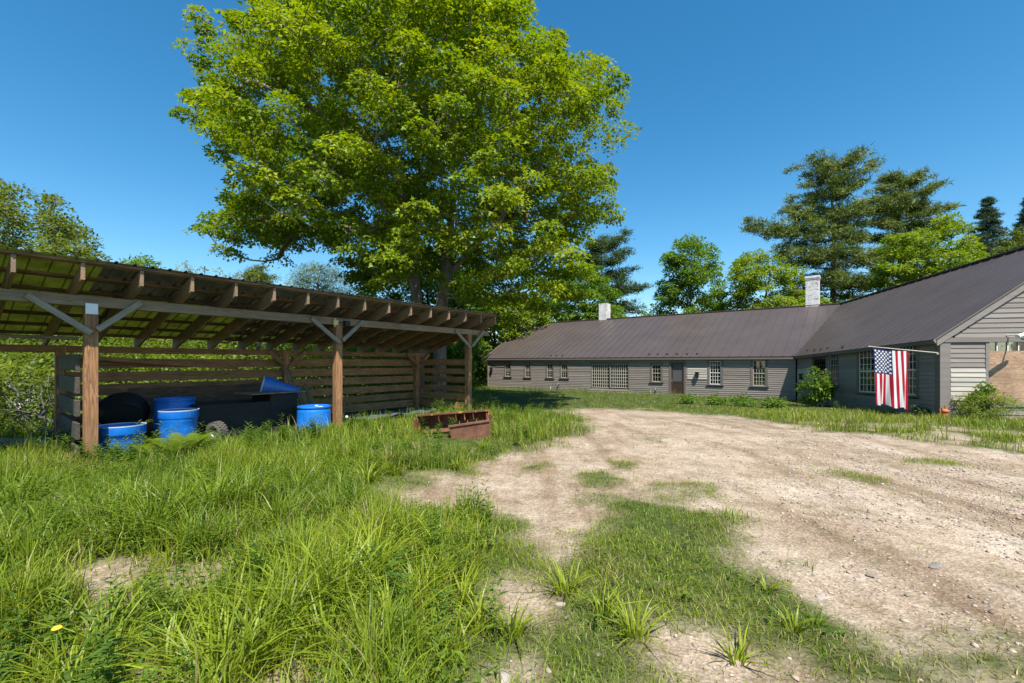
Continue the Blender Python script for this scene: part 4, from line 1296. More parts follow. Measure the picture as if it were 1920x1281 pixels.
flag = link('flag', me)
flag['note'] = 'flag'
tag(flag, 'american flag of red and white stripes hanging from the slanting pole', 'flag')
# fifty stars: rows run across the canton
mb = MB(); 
def star(s0, t0, r):
    pts = []
    for k in range(10):
        a = math.pi / 2 + k * math.pi / 5; rr = r if k % 2 == 0 else r * 0.40
        pts.append((s0 + rr * math.cos(a) / Wd, t0 - rr * math.sin(a) / Hh))
    for sgn in (1, -1):
        q = []
        for s, t_ in [(s0, t0)] + pts:
            p = cloth(s, t_); nrm = Vector((-dirp.y, dirp.x, 0)).normalized(); q.append(p + nrm * 0.004 * sgn)
        mb.add(q, [(0, k + 1, (k + 1) % 10 + 1) for k in range(10)])
for i in range(11):
    for j in range(9):
        if (i + j) % 2 == 0:
            star((j + 1) / 10 * 7 / 13, (i + 1) / 12 * 0.44, 0.043)
mb.build('stars', M['white'], flag)
del flag['note']

# ------------------------------------------------------------------ plants: leaf and branch builders
SHAPES = {
    'maple': (np.array([(0, 0, 0), (-.52, .20, .07), (-.22, .45, .02), (0, 1, -.10), (.22, .45, .02), (.52, .20, .07)], dtype=np.float32), [(0, 1, 2, 3), (0, 3, 4, 5)]),
    'oval': (np.array([(0, 0, 0), (-.27, .45, .07), (0, 1, -.08), (.27, .45, .07)], dtype=np.float32), [(0, 1, 2), (0, 2, 3)]),
    'lance': (np.array([(0, 0, 0), (-.10, .4, .03), (0, 1, -.14), (.10, .4, .03)], dtype=np.float32), [(0, 1, 2), (0, 2, 3)]),
    'needle': (np.array([(-.035, 0, 0), (.035, 0, 0), (0, 1, 0)], dtype=np.float32), [(0, 1, 2)]),
}
SHAPES['pinna'] = (np.array([(-.055, 0, 0), (-.06, .35, .01), (0, 1, -.08), (.06, .35, .01), (.055, 0, 0)], dtype=np.float32), [(0, 4, 3, 1), (1, 3, 2)])
def norm(a): return a / np.maximum(np.linalg.norm(a, axis=1, keepdims=True), 1e-9)

def leaf_mesh(name, P, N, T, size, col, mat, shape='maple', parent=None):
    pts, fcs = SHAPES[shape]
    T = norm(T); S_ = norm(np.cross(T, N)); N2 = np.cross(S_, T)
    k = len(pts); n = len(P)
    size = np.asarray(size)[:, None] if hasattr(size, '__len__') else np.full((n, 1), size)
    V = (P[:, None, :] + size[:, None, :] * (pts[None, :, 0:1] * S_[:, None, :] + pts[None, :, 1:2] * T[:, None, :] + pts[None, :, 2:3] * N2[:, None, :])).reshape(-1, 3)
    base = (np.arange(n) * k)[:, None]
    lp = []; lens = []
    fl = np.concatenate([np.array(f) for f in fcs]); lens = np.array([len(f) for f in fcs])
    loops = (base + fl[None, :]).ravel()
    tl = len(fl); st = np.concatenate([[0], np.cumsum(lens)[:-1]])
    starts = ((np.arange(n) * tl)[:, None] + st[None, :]).ravel()
    c = np.repeat(col, k, axis=0)
    return link(name, np_mesh(name, V, loops, starts, mat, col=c), parent)

def tubes_mesh(name, A, B, ra, rb, mat, parent=None, n=6):
    A = np.asarray(A, dtype=np.float64); B = np.asarray(B, dtype=np.float64); ra = np.asarray(ra); rb = np.asarray(rb)
    d = norm(B - A); ref = np.where(np.abs(d[:, 2:3]) > 0.9, np.array([[1.0, 0, 0]]), np.array([[0, 0, 1.0]]))
    s = norm(np.cross(d, ref)); u = np.cross(s, d)
    a = np.arange(n) * 2 * np.pi / n
    ring = s[:, None, :] * np.cos(a)[None, :, None] + u[:, None, :] * np.sin(a)[None, :, None]
    V = np.concatenate([A[:, None, :] + ring * ra[:, None, None], B[:, None, :] + d[:, None, :] * (rb[:, None, None] * 0.3) + ring * rb[:, None, None]], 1).reshape(-1, 3)
    i = np.arange(n); j = (i + 1) % n
    q = np.stack([i, j, j + n, i + n], 1)
    loops = ((np.arange(len(A)) * 2 * n)[:, None, None] + q[None]).ravel()
    starts = np.arange(len(A) * n) * 4
    return link(name, np_mesh(name, V, loops, starts, mat, smooth=True), parent)

def skeleton(stems, targets, r_tip=0.008, r_max=0.4, seg=0.9, rng=RNG, up_bias=0.5, kpow=0.5):
    """stems: list of polylines; every target is joined to the nearest limb by a bowed branch"""
    nodes = []; par = []
    for st in stems:
        start = -1
        for i, p in enumerate(st):
            if i == 0 and len(nodes) and st is not stems[0]:
                dd = [np.linalg.norm(np.array(p) - q) for q in nodes]; start = int(np.argmin(dd))
            nodes.append(np.array(p, dtype=float)); par.append(len(nodes) - 2 if i else start)
    nodes_a = np.array(nodes)
    d0 = np.min(np.linalg.norm(targets[:, None, :] - nodes_a[None], axis=2), axis=1)
    N = list(nodes)
    buf = np.zeros((len(N) + len(targets) * 8, 3)); buf[:len(N)] = nodes_a; cnt = len(N)
    for ti in np.argsort(d0):
        t_ = targets[ti]
        v = t_ - buf[:cnt]
        d = np.linalg.norm(v, axis=1)
        cost = d + np.maximum(0, up_bias * d - v[:, 2]) * 0.8
        j = int(np.argmin(cost)); L = d[j]
        k = max(1, min(7, int(L / seg)))
        p0 = buf[j].copy(); prev = j
        bow = np.array([rng.normal(0, .06), rng.normal(0, .06), -0.10]) * L
        for q in range(1, k + 1):
            f = q / k
            buf[cnt] = p0 + (t_ - p0) * f + bow * math.sin(math.pi * f)
            par.append(prev); prev = cnt; cnt += 1
    buf = buf[:cnt]; par = np.array(par)
    w = np.zeros(cnt); child = np.zeros(cnt, dtype=int)
    for i in range(cnt):
        if par[i] >= 0: child[par[i]] += 1
    w[child == 0] = 1
    order = np.arange(cnt)[::-1]
    for i in order:
        if par[i] >= 0: w[par[i]] += w[i]
    r = np.minimum(r_tip * np.maximum(w, 1) ** kpow, r_max)
    m_ = par >= 0
    idx = np.arange(cnt)[m_]
    return buf[par[idx]], buf[idx], np.minimum(r[par[idx]], r[idx] * 1.6), r[idx]

def clump_leaves(C, R, O, per, size, rng, cols, flat=0.5, droop=0.25, cvar=0.18, jit=0.5, lv=0.18, dome=0.72):
    """leafy sprays: C centres, R radii, O outward directions"""
    n = len(C); k = n * per
    ci = np.repeat(np.arange(n), per)
    d = norm(rng.normal(size=(k, 3)))
    d[:, 2] = np.where(rng.random(k) < dome, np.abs(d[:, 2]), d[:, 2])
    rad = rng.uniform(0.25, 1.0, k) ** 0.5
    rad = rad * (1 + 0.25 * (rng.random(k) < 0.12))
    off = d * rad[:, None] * R[ci][:, None]
    off[:, 2] *= flat
    off[:, 2] -= droop * (off[:, 0] ** 2 + off[:, 1] ** 2) / R[ci]
    P = C[ci] + off
    N = np.array([0, 0, 1.0]) * 0.6 + O[ci] * 0.5 + d * 0.45 + rng.normal(size=(k, 3)) * jit * 0.6
    T = d * np.array([1, 1, 0.4]) + O[ci] * 0.4 + np.array([0, 0, -0.35]) + rng.normal(size=(k, 3)) * jit
    sz = size * rng.uniform(0.65, 1.25, k)
    cols = np.asarray(cols); mixk = rng.random(n)[:, None] * (1 - cvar) + rng.random((n, 1)) * cvar
    cc = cols[0] + (cols[1] - cols[0]) * mixk
    c = cc[ci] * (1 + rng.normal(0, lv, (k, 1))) 
    c = c * (1 + rng.normal(0, 0.06, (k, 3)))
    return P, N, T, sz, np.clip(c, 0.003, 0.6)

def hull_clumps(sil, Y, thick, e0, n, rng, minsep, shell=0.5, margin=0.0):
    """clump centres inside a crown whose outline from the yard is sil (photo px)"""
    sil = np.array(sil, dtype=float)
    W_ = np.stack([(sil[:, 0] - CX) / F * Y, EYE + (HY - sil[:, 1]) / F * Y], 1)
    lo = W_.min(0); hi = W_.max(0)
    out = np.zeros((0, 3)); edge = []
    tries = 0
    while len(out) < n and tries < 60:
        tries += 1
        m_ = 6000
        q = np.stack([rng.uniform(lo[0] - 1, hi[0] + 1, m_), Y + rng.uniform(-1, 1, m_) * thick, rng.uniform(lo[1], hi[1], m_)], 1)
        pr = np.stack([q[:, 0] / q[:, 1] * Y, EYE + (q[:, 2] - EYE) / q[:, 1] * Y], 1)
        e = sdist(pr, W_)
        hd = thick * np.sqrt(np.clip(1 - (1 - np.clip(e / e0, 0, 1)) ** 2, 0, 1))
        f = np.abs(q[:, 1] - Y) / np.maximum(hd, 1e-6)
        depth = np.where(e > 0, np.minimum(e, (hd - np.abs(q[:, 1] - Y))), -1)
        keep = (e > margin) & (f < 1) & ((depth < e0 * 0.45) | (rng.random(m_) < (1 - shell)))
        for p in q[keep]:
            if len(out) == 0 or np.min(((out - p) ** 2).sum(1)) > minsep ** 2:
                out = np.vstack([out, p])
                if len(out) >= n: break
    return out

def broadleaf(name, label, group, cat, sil, Y, base, stems, thick, e0, n, R, per, size, cols, seed, shape='maple', bark='bark', r_tip=0.012, r_max=0.4, flat=0.5, shell=0.5, minsep=None, kpow=0.5, extra=None, lv=0.18, filler=0, sub=None):
    rng = np.random.default_rng(seed)
    root = empty(name, base, 0, label, cat, group)
    C = hull_clumps(sil, Y, thick, e0, n, rng, minsep if minsep else R * 0.6, shell, (0.30 if sub else 0.6) * R)
    if filler:
        Cf = hull_clumps(sil, Y, thick * 0.72, e0, filler, rng, R * 0.9, 0.0, 1.6 * R)
        C = np.vstack([C, Cf])
    if sub:
        ns_, rs_ = sub; n0 = len(C)
        ci = np.repeat(np.arange(n0), ns_)
        dd = norm(rng.normal(size=(n0 * ns_, 3))); dd[:, 2] = np.abs(dd[:, 2]) * 0.9 - 0.12
        Cs = C[ci] + dd * (R * rng.uniform(0.75, 1.2, (n0 * ns_, 1))) * np.array([1, 1, 0.62])
        Cs[:, 2] -= 0.22 * (dd[:, 0] ** 2 + dd[:, 1] ** 2) * R
        k_ = (sdist(np.stack([CX + F * Cs[:, 0] / Cs[:, 1], HY - F * (Cs[:, 2] - EYE) / Cs[:, 1]], 1), np.array(sil, dtype=float)) > 0.35 * rs_ * F / Y)
        C = Cs[k_]; R = rs_
    if extra is not None: C = np.vstack([C, extra])
    ctr = np.array([C[:, 0].mean(), C[:, 1].mean(), C[:, 2].min() + 0.35 * (C[:, 2].max() - C[:, 2].min())])
    O = norm(C - ctr)
    Rr = R * rng.uniform(0.7, 1.25, len(C))
    P, N, T, sz, col = clump_leaves(C, Rr, O, per, size, rng, cols, flat, lv=lv)
    b0 = np.array(base)
    leaf_mesh('crown', P - b0, N, T, sz, col, M['leaf'], shape, root)
    A, B, ra, rb = skeleton([[np.array(p) for p in s] for s in stems], C, r_tip, r_max, R * 0.9, rng, kpow=kpow)
    tubes_mesh('trunk', A - b0, B - b0, ra, rb, M[bark], root)
    return root

# ---- the big maple behind the shed
TY = 18.0
tb = at(815, 690, TY); tb = np.array([tb.x, TY, gz(tb.x, TY)])
def T_(px, py, Y=TY): 
    v = at(px, py, Y); return np.array([v.x, v.y, v.z])
stems = [
    [tb + (0.15, 0, -0.2), T_(826, 620), T_(830, 560), T_(838, 500), T_(845, 420, 18.3), T_(850, 330, 18.4), T_(845, 230, 18.2), T_(840, 120, 18), T_(830, 0, 18)],
    [tb + (-0.6, 0.0, -0.2), T_(786, 600, 17.8), T_(776, 520, 17.7), T_(770, 450, 17.5), T_(755, 380, 17.2), T_(735, 290, 17), T_(700, 190, 16.8), T_(665, 90, 16.8)],
    [T_(838, 520), T_(880, 470, 17.8), T_(930, 420, 17.4), T_(990, 350, 17.2), T_(1030, 270, 17.2)],
    [T_(770, 460, 17.5), T_(720, 440, 17.2), T_(650, 400, 16.8), T_(560, 400, 16.6), T_(480, 410, 16.6)],
    [T_(850, 380, 18.4), T_(900, 300, 19.5), T_(960, 200, 20), T_(1020, 140, 20)],
    [T_(735, 300, 17), T_(650, 240, 17.5), T_(560, 190, 17.5), T_(470, 150, 17.5)],
    [T_(845, 250, 18.2), T_(900, 160, 17.4), T_(950, 80, 17)],
    [T_(838, 500), T_(820, 430, 19.5), T_(790, 330, 21), T_(760, 220, 22)],
]
SIL = [(336, 215), (350, 165), (358, 140), (392, 112), (422, 80), (434, 30), (450, -30), (540, -130), (700, -180), (840, -150), (950, -70), (1005, 10), (1000, 40), (1060, 55), (1120, 95), (1172, 140),
       (1160, 185), (1178, 238), (1152, 276), (1100, 258), (1085, 268), (1135, 300), (1166, 335), (1150, 365), (1172, 420), (1115, 448), (1105, 500), (1112, 560), (1050, 600), (985, 598), (955, 628), (905, 625),
       (880, 590), (850, 560), (800, 545), (740, 560), (690, 575), (640, 545), (612, 495), (535, 482), (425, 468), (380, 432), (398, 388), (440, 345), (402, 300), (372, 252)]
twig = np.array([T_(x, y, 18 + dz) for x, y, dz in ((362, 95, 0), (375, 115, .2), (395, 85, .1), (345, 215, 0), (360, 218, .3), (375, 28, 0), (372, 45, .4), (385, 60, 0), (420, 470, 0), (440, 478, 0), (1150, 270, 0), (1165, 245, .2), (520, 486, .2), (385, 432, 0), (400, 425, .4))])
broadleaf('maple_tree', 'huge spreading maple with yellow green crown towering behind the open shed', None, 'tree', SIL, TY, tuple(tb), stems, 6.2, 4.2,
          310, 1.25, 150, 0.128, [(0.124, 0.204, 0.005), (0.258, 0.318, 0.007)], 101, 'maple', 'bark', 0.011, 0.36, 0.46, 0.75, 1.35, 0.52, twig, filler=50, sub=(6, 0.55))

exec_grass = True
# ------------------------------------------------------------------ other trees
def sil_ell(cx, cy, rx, ry, seed, n=22, rough=0.18):
    rg = np.random.default_rng(seed)
    return [(cx + rx * math.cos(a) * (1 + rg.uniform(-rough, rough)), cy + ry * math.sin(a) * (1 + rg.uniform(-rough, rough))) for a in np.linspace(0, 2 * math.pi, n, endpoint=False)]

def simple_tree(name, label, group, sil, Y, px, thick, e0, n, R, per, size, cols, seed, bark='bark_dark', shape='oval', lean=0.0, top=None, **k):
    b = at(px, 690, Y); base = (b.x, Y, gz(b.x, Y) - 0.1)
    ys = [p[1] for p in sil]; topz = EYE + (HY - min(ys)) / F * Y
    rg = np.random.default_rng(seed + 1)
    st = [np.array(base)]
    for f in (0.2, 0.4, 0.6, 0.8, 0.95):
        st.append(np.array([b.x + rg.normal(0, .12) + lean * f, Y + rg.normal(0, .15), base[2] + (topz - base[2]) * f]))
    if Y > 32 and name == 'broadleaf_tree':
        return broadleaf(name, label, group, 'tree', sil, Y, base, [st], thick, e0, int(n * .40), R * 1.35, int(per * .6), size * .92, cols, seed, shape, bark, flat=0.55, sub=(5, R * .66), **k)
    return broadleaf(name, label, group, 'tree', sil, Y, base, [st], thick, e0, n, R, per, size, cols, seed, shape, bark, flat=0.65, **k)

G_MID = [(0.080, 0.168, 0.012), (0.145, 0.235, 0.014)]
G_YEL = [(0.132, 0.216, 0.010), (0.218, 0.280, 0.012)]
G_OLIVE = [(0.095, 0.145, 0.016), (0.185, 0.205, 0.024)]
G_PALE = [(0.20, 0.25, 0.055), (0.28, 0.30, 0.08)]
HG = 'broadleaf trees behind the farmhouse'
simple_tree('broadleaf_tree', 'upright leafy green tree above the middle of the long roof, left of the tall chimney', HG,
            [(1222, 590), (1232, 540), (1240, 480), (1262, 470), (1274, 432), (1300, 440), (1335, 445), (1352, 480), (1362, 520), (1368, 560), (1372, 600), (1370, 660), (1225, 660)], 40, 1300, 3.2, 2.4, 240, 0.8, 110, 0.27, G_MID, 201, 'bark_grey')
simple_tree('broadleaf_tree', 'bushy bright green tree directly behind the tall white chimney', HG,
            [(1362, 600), (1368, 520), (1380, 485), (1420, 462), (1450, 475), (1480, 490), (1505, 505), (1512, 540), (1550, 560), (1560, 600), (1555, 660), (1365, 660)], 37, 1440, 3.4, 2.4, 260, 0.75, 110, 0.25, G_YEL, 202)
simple_tree('broadleaf_tree', 'spreading yellow green tree above the wing roof at right', HG,
            [(1635, 560), (1640, 480), (1660, 445), (1700, 430), (1745, 425), (1760, 400), (1790, 395), (1800, 415), (1830, 430), (1850, 450), (1862, 500), (1850, 560), (1800, 620), (1640, 640)], 36, 1740, 3.4, 2.4, 320, 0.75, 110, 0.25, G_YEL, 203)
simple_tree('broadleaf_tree', 'dull olive tree at the right edge above the wing roof', HG,
            [(1850, 560), (1860, 480), (1880, 440), (1910, 425), (1950, 420), (2000, 440), (2040, 500), (2040, 560)], 38, 1930, 3, 2.2, 150, 0.8, 100, 0.26, [(0.075, 0.11, 0.012), (0.12, 0.15, 0.02)], 204)
simple_tree('broadleaf_tree', 'low shaded trees filling the gap right of the tall chimney', HG,
            [(1555, 600), (1560, 570), (1600, 560), (1660, 555), (1700, 560), (1690, 600), (1640, 640), (1560, 640)], 34.5, 1620, 2, 1.5, 90, 0.7, 100, 0.24, G_MID, 205)
simple_tree('broadleaf_tree', 'green tree seen past the short chimney, right of the big maple', HG,
            [(985, 640), (990, 560), (1020, 510), (1080, 490), (1130, 500), (1150, 530), (1165, 560), (1175, 600), (1180, 650), (1000, 660)], 46, 1080, 4, 3, 280, 0.9, 110, 0.30, G_MID, 206)
simple_tree('broadleaf_tree', 'sunny green tree beside the far end of the farmhouse, under the maple', HG,
            [(880, 670), (880, 600), (900, 560), (960, 540), (1020, 560), (1040, 610), (1010, 645), (930, 690)], 43, 930, 3, 2.2, 200, 0.85, 110, 0.30, G_YEL, 207)
simple_tree('broadleaf_tree', 'low distant tree tops peeping over the long roof in the gap of sky', HG,
            [(1180, 640), (1190, 590), (1205, 575), (1225, 580), (1245, 600), (1240, 640)], 60, 1210, 2.5, 1.6, 50, 0.9, 90, 0.34, G_MID, 208)
simple_tree('broadleaf_tree', 'dark leafy tree between the shed and the farmhouse end', HG,
            [(840, 720), (850, 640), (870, 610), (900, 620), (914, 660), (912, 715), (890, 735)], 40, 880, 2.5, 1.8, 120, 0.8, 100, 0.26, [(0.05, 0.095, 0.010), (0.10, 0.15, 0.012)], 209)
simple_tree('broadleaf_tree', 'shaded green tree directly behind the maple trunks', HG,
            [(630, 690), (640, 590), (670, 520), (740, 470), (830, 465), (890, 500), (930, 560), (895, 610), (890, 690)], 33, 800, 3, 2.2, 420, 0.8, 100, 0.26, G_MID, 210)
LG = 'trees beyond the shed at left'
simple_tree('broadleaf_tree', 'tall olive green tree at the left edge beyond the shed', LG,
            [(-120, 560), (-130, 420), (-60, 340), (0, 330), (15, 318), (45, 335), (50, 360), (70, 400), (72, 470), (60, 560)], 19, -30, 3, 2.0, 150, 0.50, 80, 0.15, G_OLIVE, 301, r_tip=0.012)
simple_tree('broadleaf_tree', 'olive green rounded tree beyond the near end of the shed roof', LG,
            [(40, 570), (60, 440), (80, 370), (105, 348), (122, 372), (125, 400), (155, 410), (172, 440), (190, 470), (200, 520), (190, 580)], 18, 110, 2.6, 1.8, 150, 0.48, 80, 0.15, G_OLIVE, 302, r_tip=0.012)
simple_tree('broadleaf_tree', 'small bright tree just showing above the shed roof at left', LG,
            [(195, 580), (200, 500), (235, 478), (245, 466), (260, 482), (282, 472), (300, 490), (296, 560), (260, 600)], 18, 245, 1.6, 1.0, 55, 0.42, 70, 0.14, G_MID, 303)
simple_tree('broadleaf_tree', 'pale feathery willow seen through the gap beneath the maple', LG,
            [(520, 600), (528, 545), (545, 505), (580, 485), (625, 492), (660, 520), (665, 570), (640, 610)], 30, 600, 2.5, 1.8, 230, 0.6, 60, 0.17, G_PALE, 304, shape='lance', bark='bark_grey', r_tip=0.010)
# bare whippy saplings
sg = 'thin saplings above the shed roof'
for i, (px, top, seed) in enumerate(((325, 500, 1), (352, 482, 2), (378, 490, 3), (410, 496, 4), (438, 505, 5), (455, 502, 6))):
    simple_tree('sapling', ['thin sapling above the shed roof, leftmost of the row', 'thin sapling with the highest twiggy top in its row', 'thin greenish sapling third from left above the shed roof', 'thin sapling with yellowish leaves in mid row above the shed roof',
                'thin sapling with few leaves, second from right above the shed roof', 'thin nearly bare sapling, rightmost of the row'][i], sg,
                [(px - 24, 620), (px - 18, top + 30), (px - 6, top), (px + 4, top + 4), (px + 18, top + 25), (px + 24, 620)], 25 + i, px, 1.0, 0.7, 42, 0.4, 26, 0.14, G_PALE if i % 2 else G_OLIVE, 320 + seed, bark='bark_grey', shape='oval', r_tip=0.015)

# ---- conifers
def pine(name, label, group, cat, px, Y, ytop, branches, seed, cols, nd_len=0.32, per=60, trunk_r=0.3, tuft=0.75, ybase=690):
    """branches: list of (photo y where it leaves the trunk, reach left px, reach right px, lift)"""
    rng = np.random.default_rng(seed)
    b = at(px, ybase, Y); bz = gz(b.x, Y); base = np.array([b.x, Y, bz]); topz = EYE + (HY - ytop) / F * Y
    root = empty(name, tuple(base), 0, label, cat, group)
    H = topz - bz; s = Y / F
    A = []; B = []; ra = []; rb = []; tips = []; tr = []
    nseg = 10; prev = np.array([0, 0, -0.3]); pts = [prev]
    for i in range(1, nseg + 1):
        f = i / nseg; p = np.array([rng.normal(0, .10), rng.normal(0, .1), H * f]); A.append(pts[-1]); B.append(p); ra.append(trunk_r * (1 - (f - 1 / nseg)) + .03); rb.append(trunk_r * (1 - f) + .03); pts.append(p)
    for (py, rl, rr, lift) in branches:
        z = EYE + (HY - py) * s - bz
        for side, reach in ((-1, rl), (1, rr)):
            if reach <= 0: continue
            reach_m = reach * s
            nb = 3
            for q in range(nb):
                az = rng.uniform(-1.15, 1.15) if q else rng.uniform(-0.25, 0.25)
                Lm = reach_m * (1 if q == 0 else rng.uniform(0.55, 0.95))
                d = np.array([side * math.cos(az), math.sin(az), 0])
                p0 = np.array([0, 0, z + rng.normal(0, .25)]); k = max(3, int(Lm / 0.7)); pp = p0
                for j in range(1, k + 1):
                    f = j / k
                    pn = p0 + d * Lm * f + np.array([0, 0, lift * Lm * f * f + rng.normal(0, .07)]) + np.array([rng.normal(0, .08), rng.normal(0, .08), 0])
                    A.append(pp); B.append(pn); ra.append(0.07 * (1 - f) + .018); rb.append(0.07 * (1 - f) + .012); pp = pn
                    if f > 0.22:
                        for w in range(4):
                            side_off = min(1.0, 0.35 + 0.3 * Lm) * rng.normal(0, 0.36 + 0.12 * Lm * (1 - f), 3) * np.array([1, 1, 0.32]); tips.append(pn + side_off + np.array([0, 0, 0.12])); tr.append(d)
    for f in np.linspace(0.9, 1.0, 5): tips.append(np.array([0, 0, H * f])); tr.append(np.array([0, 0, 1.0]))
    tips = np.array(tips); tr = np.array(tr)
    n = len(tips); ci = np.repeat(np.arange(n), per); k = n * per
    dv = norm(rng.normal(size=(k, 3)) + tr[ci] * 0.7 + np.array([0, 0, 0.45]))
    P = tips[ci] + rng.normal(size=(k, 3)) * np.array([tuft, tuft, tuft * 0.5]) * 0.34
    cc = np.array(cols[0]) + (np.array(cols[1]) - np.array(cols[0])) * rng.random((n, 1))
    col = np.clip(cc[ci] * (1 + rng.normal(0, .25, (k, 1))), .004, .5)
    leaf_mesh('crown', P, norm(rng.normal(size=(k, 3))), dv, nd_len * rng.uniform(.7, 1.3, k), col, M['needle'], 'needle', root)
    tubes_mesh('trunk', np.array(A), np.array(B), np.array(ra), np.array(rb), M['bark_dark'], root)
    return root
SHAPES['needle'] = (np.array([(-.09, 0, 0), (.09, 0, 0), (0, 1, 0)], dtype=np.float32), [(0, 1, 2)])
PC = [(0.085, 0.125, 0.022), (0.19, 0.225, 0.045)]
pine('pine_tree', 'tallest white pine, broad layered crown above the chimney', 'pines behind the farmhouse', 'pine', 1562, 46, 296,
     [(318, 34, 52, .55), (345, 58, 66, .5), (372, 50, 56, .45), (395, 68, 52, .3), (418, 90, 60, .22), (432, 150, 50, .14), (455, 110, 60, .1), (478, 95, 80, .05), (500, 100, 95, .05), (525, 90, 100, 0), (550, 80, 100, 0), (575, 70, 90, 0), (600, 60, 80, 0)], 401, PC, 0.42, 50, 0.36, 0.8)
pine('pine_tree', 'second white pine with upswept limbs just right of the tallest pine', 'pines behind the farmhouse', 'pine', 1688, 48, 326,
     [(350, 28, 40, .5), (375, 40, 62, .4), (395, 55, 50, .25), (410, 60, 80, .3), (430, 62, 70, .15), (455, 60, 60, .1), (485, 60, 60, .05), (515, 55, 55, 0)], 402, PC, 0.42, 48, 0.3, 0.8)
pine('pine_tree', 'pine with upswept branches between the maple and the short chimney', 'pines behind the farmhouse', 'pine', 1128, 52, 448,
     [(470, 20, 50, .6), (495, 30, 45, .4), (525, 40, 62, .35), (552, 45, 72, .2), (580, 45, 66, .1), (605, 40, 60, .05)], 403, [(0.04, 0.075, 0.02), (0.08, 0.12, 0.03)], 0.42, 60, 0.26, 0.9)
pine('small_pine', 'small rounded pine top beyond the shed roof among saplings', None, 'pine', 483, 30, 514, [(530, 14, 14, .4), (545, 20, 20, .2), (560, 24, 24, .1), (580, 26, 26, 0)], 404, PC, 0.28, 40, 0.12, 0.5)
def spruce(label, px, Y, ytop, half, yb, seed):
    br = []
    for f in np.linspace(0.03, 1, 18): br.append((ytop + (yb - ytop) * f, half * f * (1 + .18 * math.sin(f * 40)), half * f * (1 + .18 * math.cos(f * 33)), -0.12))
    pine('spruce_tree', label, 'dark spruces at right', 'spruce', px, Y, ytop, br, seed, [(0.035, 0.068, 0.036), (0.07, 0.115, 0.06)], 0.34, 26, 0.16, 0.34)
spruce('dark pointed spruce standing above the right end of the wing roof', 1852, 62, 374, 60, 520, 411)
spruce('dark spruce cut by the right edge of the picture', 1930, 58, 372, 50, 520, 412)

# ------------------------------------------------------------------ shrubs against the house
def shrub(name, label, group, cat, pos, w, h, n, R, per, size, cols, seed, shape='oval', bark='bark_grey', top=1.0):
    rng = np.random.default_rng(seed)
    base = np.array([pos[0], pos[1], gz(pos[0], pos[1]) if len(pos) < 3 else pos[2]])
    root = empty(name, tuple(base), 0, label, cat, group)
    d = norm(rng.normal(size=(n, 3))); r = rng.uniform(0.4, 1, n) ** .5
    C = d * r[:, None] * np.array([w / 2, w / 2, h * 0.46]) + np.array([0, 0, h * 0.54])
    O = norm(C - np.array([0, 0, h * .3]))
    P, N, T, sz, col = clump_leaves(C, R * rng.uniform(.7, 1.2, n), O, per, size, rng, cols, 0.7)
    P[:, 2] = np.maximum(P[:, 2], 0.01)
    leaf_mesh('foliage', P, N, T, sz, col, M['leaf'], shape, root)
    A, B, ra, rb = skeleton([[np.array((0, 0, -.05)), np.array((0.02, 0, h * .3))], [np.array((0.05, 0.03, 0)), np.array((w * .15, 0.0, h * .5))]], C, 0.004, 0.03, 0.3, rng)
    tubes_mesh('stem', A, B, ra, rb, M[bark], root, 5)
    return root
def on_wall(w, px, d):
    a, _ = w.px(px, 700); p = w.p(a, 0, d); return (p.x, p.y, p.z - 0.12)
shrub('leafy_shrub', 'leafy shrub growing in front of the wing door', 'shrubs along the farmhouse', 'shrub', on_wall(ww, 1575, 0.95), 1.2, 1.75, 60, .22, 34, 0.12, G_MID, 501)
shrub('leafy_shrub', 'small dark shrub at the corner below the flag', 'shrubs along the farmhouse', 'shrub', on_wall(ww, 1742, 0.2), 0.32, 0.5, 20, .12, 26, 0.09, [(0.05, 0.1, 0.02), (0.09, 0.15, 0.03)], 502)
g_ = px2ground(1842, 800)
shrub('leafy_shrub', 'bright green bushy plant against the pale gable boards', 'shrubs along the farmhouse', 'shrub', (at(1846, 700, 13.25).x, 13.25), 1.35, 0.8, 90, .18, 36, 0.085, [(0.14,0.21,0.012),(0.2,0.25,0.015)], 503, shape='lance')
shrub('leafy_shrub', 'tall stalked weed rising out of the bush by the plywood panel', 'shrubs along the farmhouse', 'shrub', (at(1850, 700, 13.4).x, 13.45), 0.5, 1.05, 30, .16, 30, 0.09, G_MID, 504)
for i, (px, py, s) in enumerate(((1395, 762, .7), (1290, 757, .55), (1345, 759, .6), (1450, 765, .55))):
    X, Y = px2ground(px, py)
    shrub('leafy_plant', ['weedy clump below the rightmost long wall window', 'weedy clump just right of the screen door', 'weedy clump below the white sashed window', 'weedy clump near the inner corner of the house'][i], 'weed clumps along the long wall', 'plant', (X, Y), 1.3 * s, .65 * s, 26, .2, 26, 0.11, G_MID, 510 + i)
# rusty orange junk at the corner
jk = MB(); X, Y = at(1771, 785, 13.55).x, 13.55
jz = gz(X, Y)
jk.lathe([(0.02, 0), (0.10, 0), (0.11, 0.05), (0.09, 0.2), (0.12, 0.22), (0.12, 0.26), (0.05, 0.3), (0.0, 0.3)], 14, Matrix.Translation((X, Y, jz)))
jk.tube([(X - .05, Y, jz + .25), (X - .14, Y - .03, jz + .32), (X - .2, Y - .05, jz + .12)], 0.025, 7); jk.tube([(X + .02, Y, jz + .28), (X + .03, Y, jz + .40)], 0.03, 8)
o = jk.build('rusty_pump', M['rustjunk'], None, smooth=True); tag(o, 'small rusty orange pump on the ground at the farmhouse corner', 'pump')

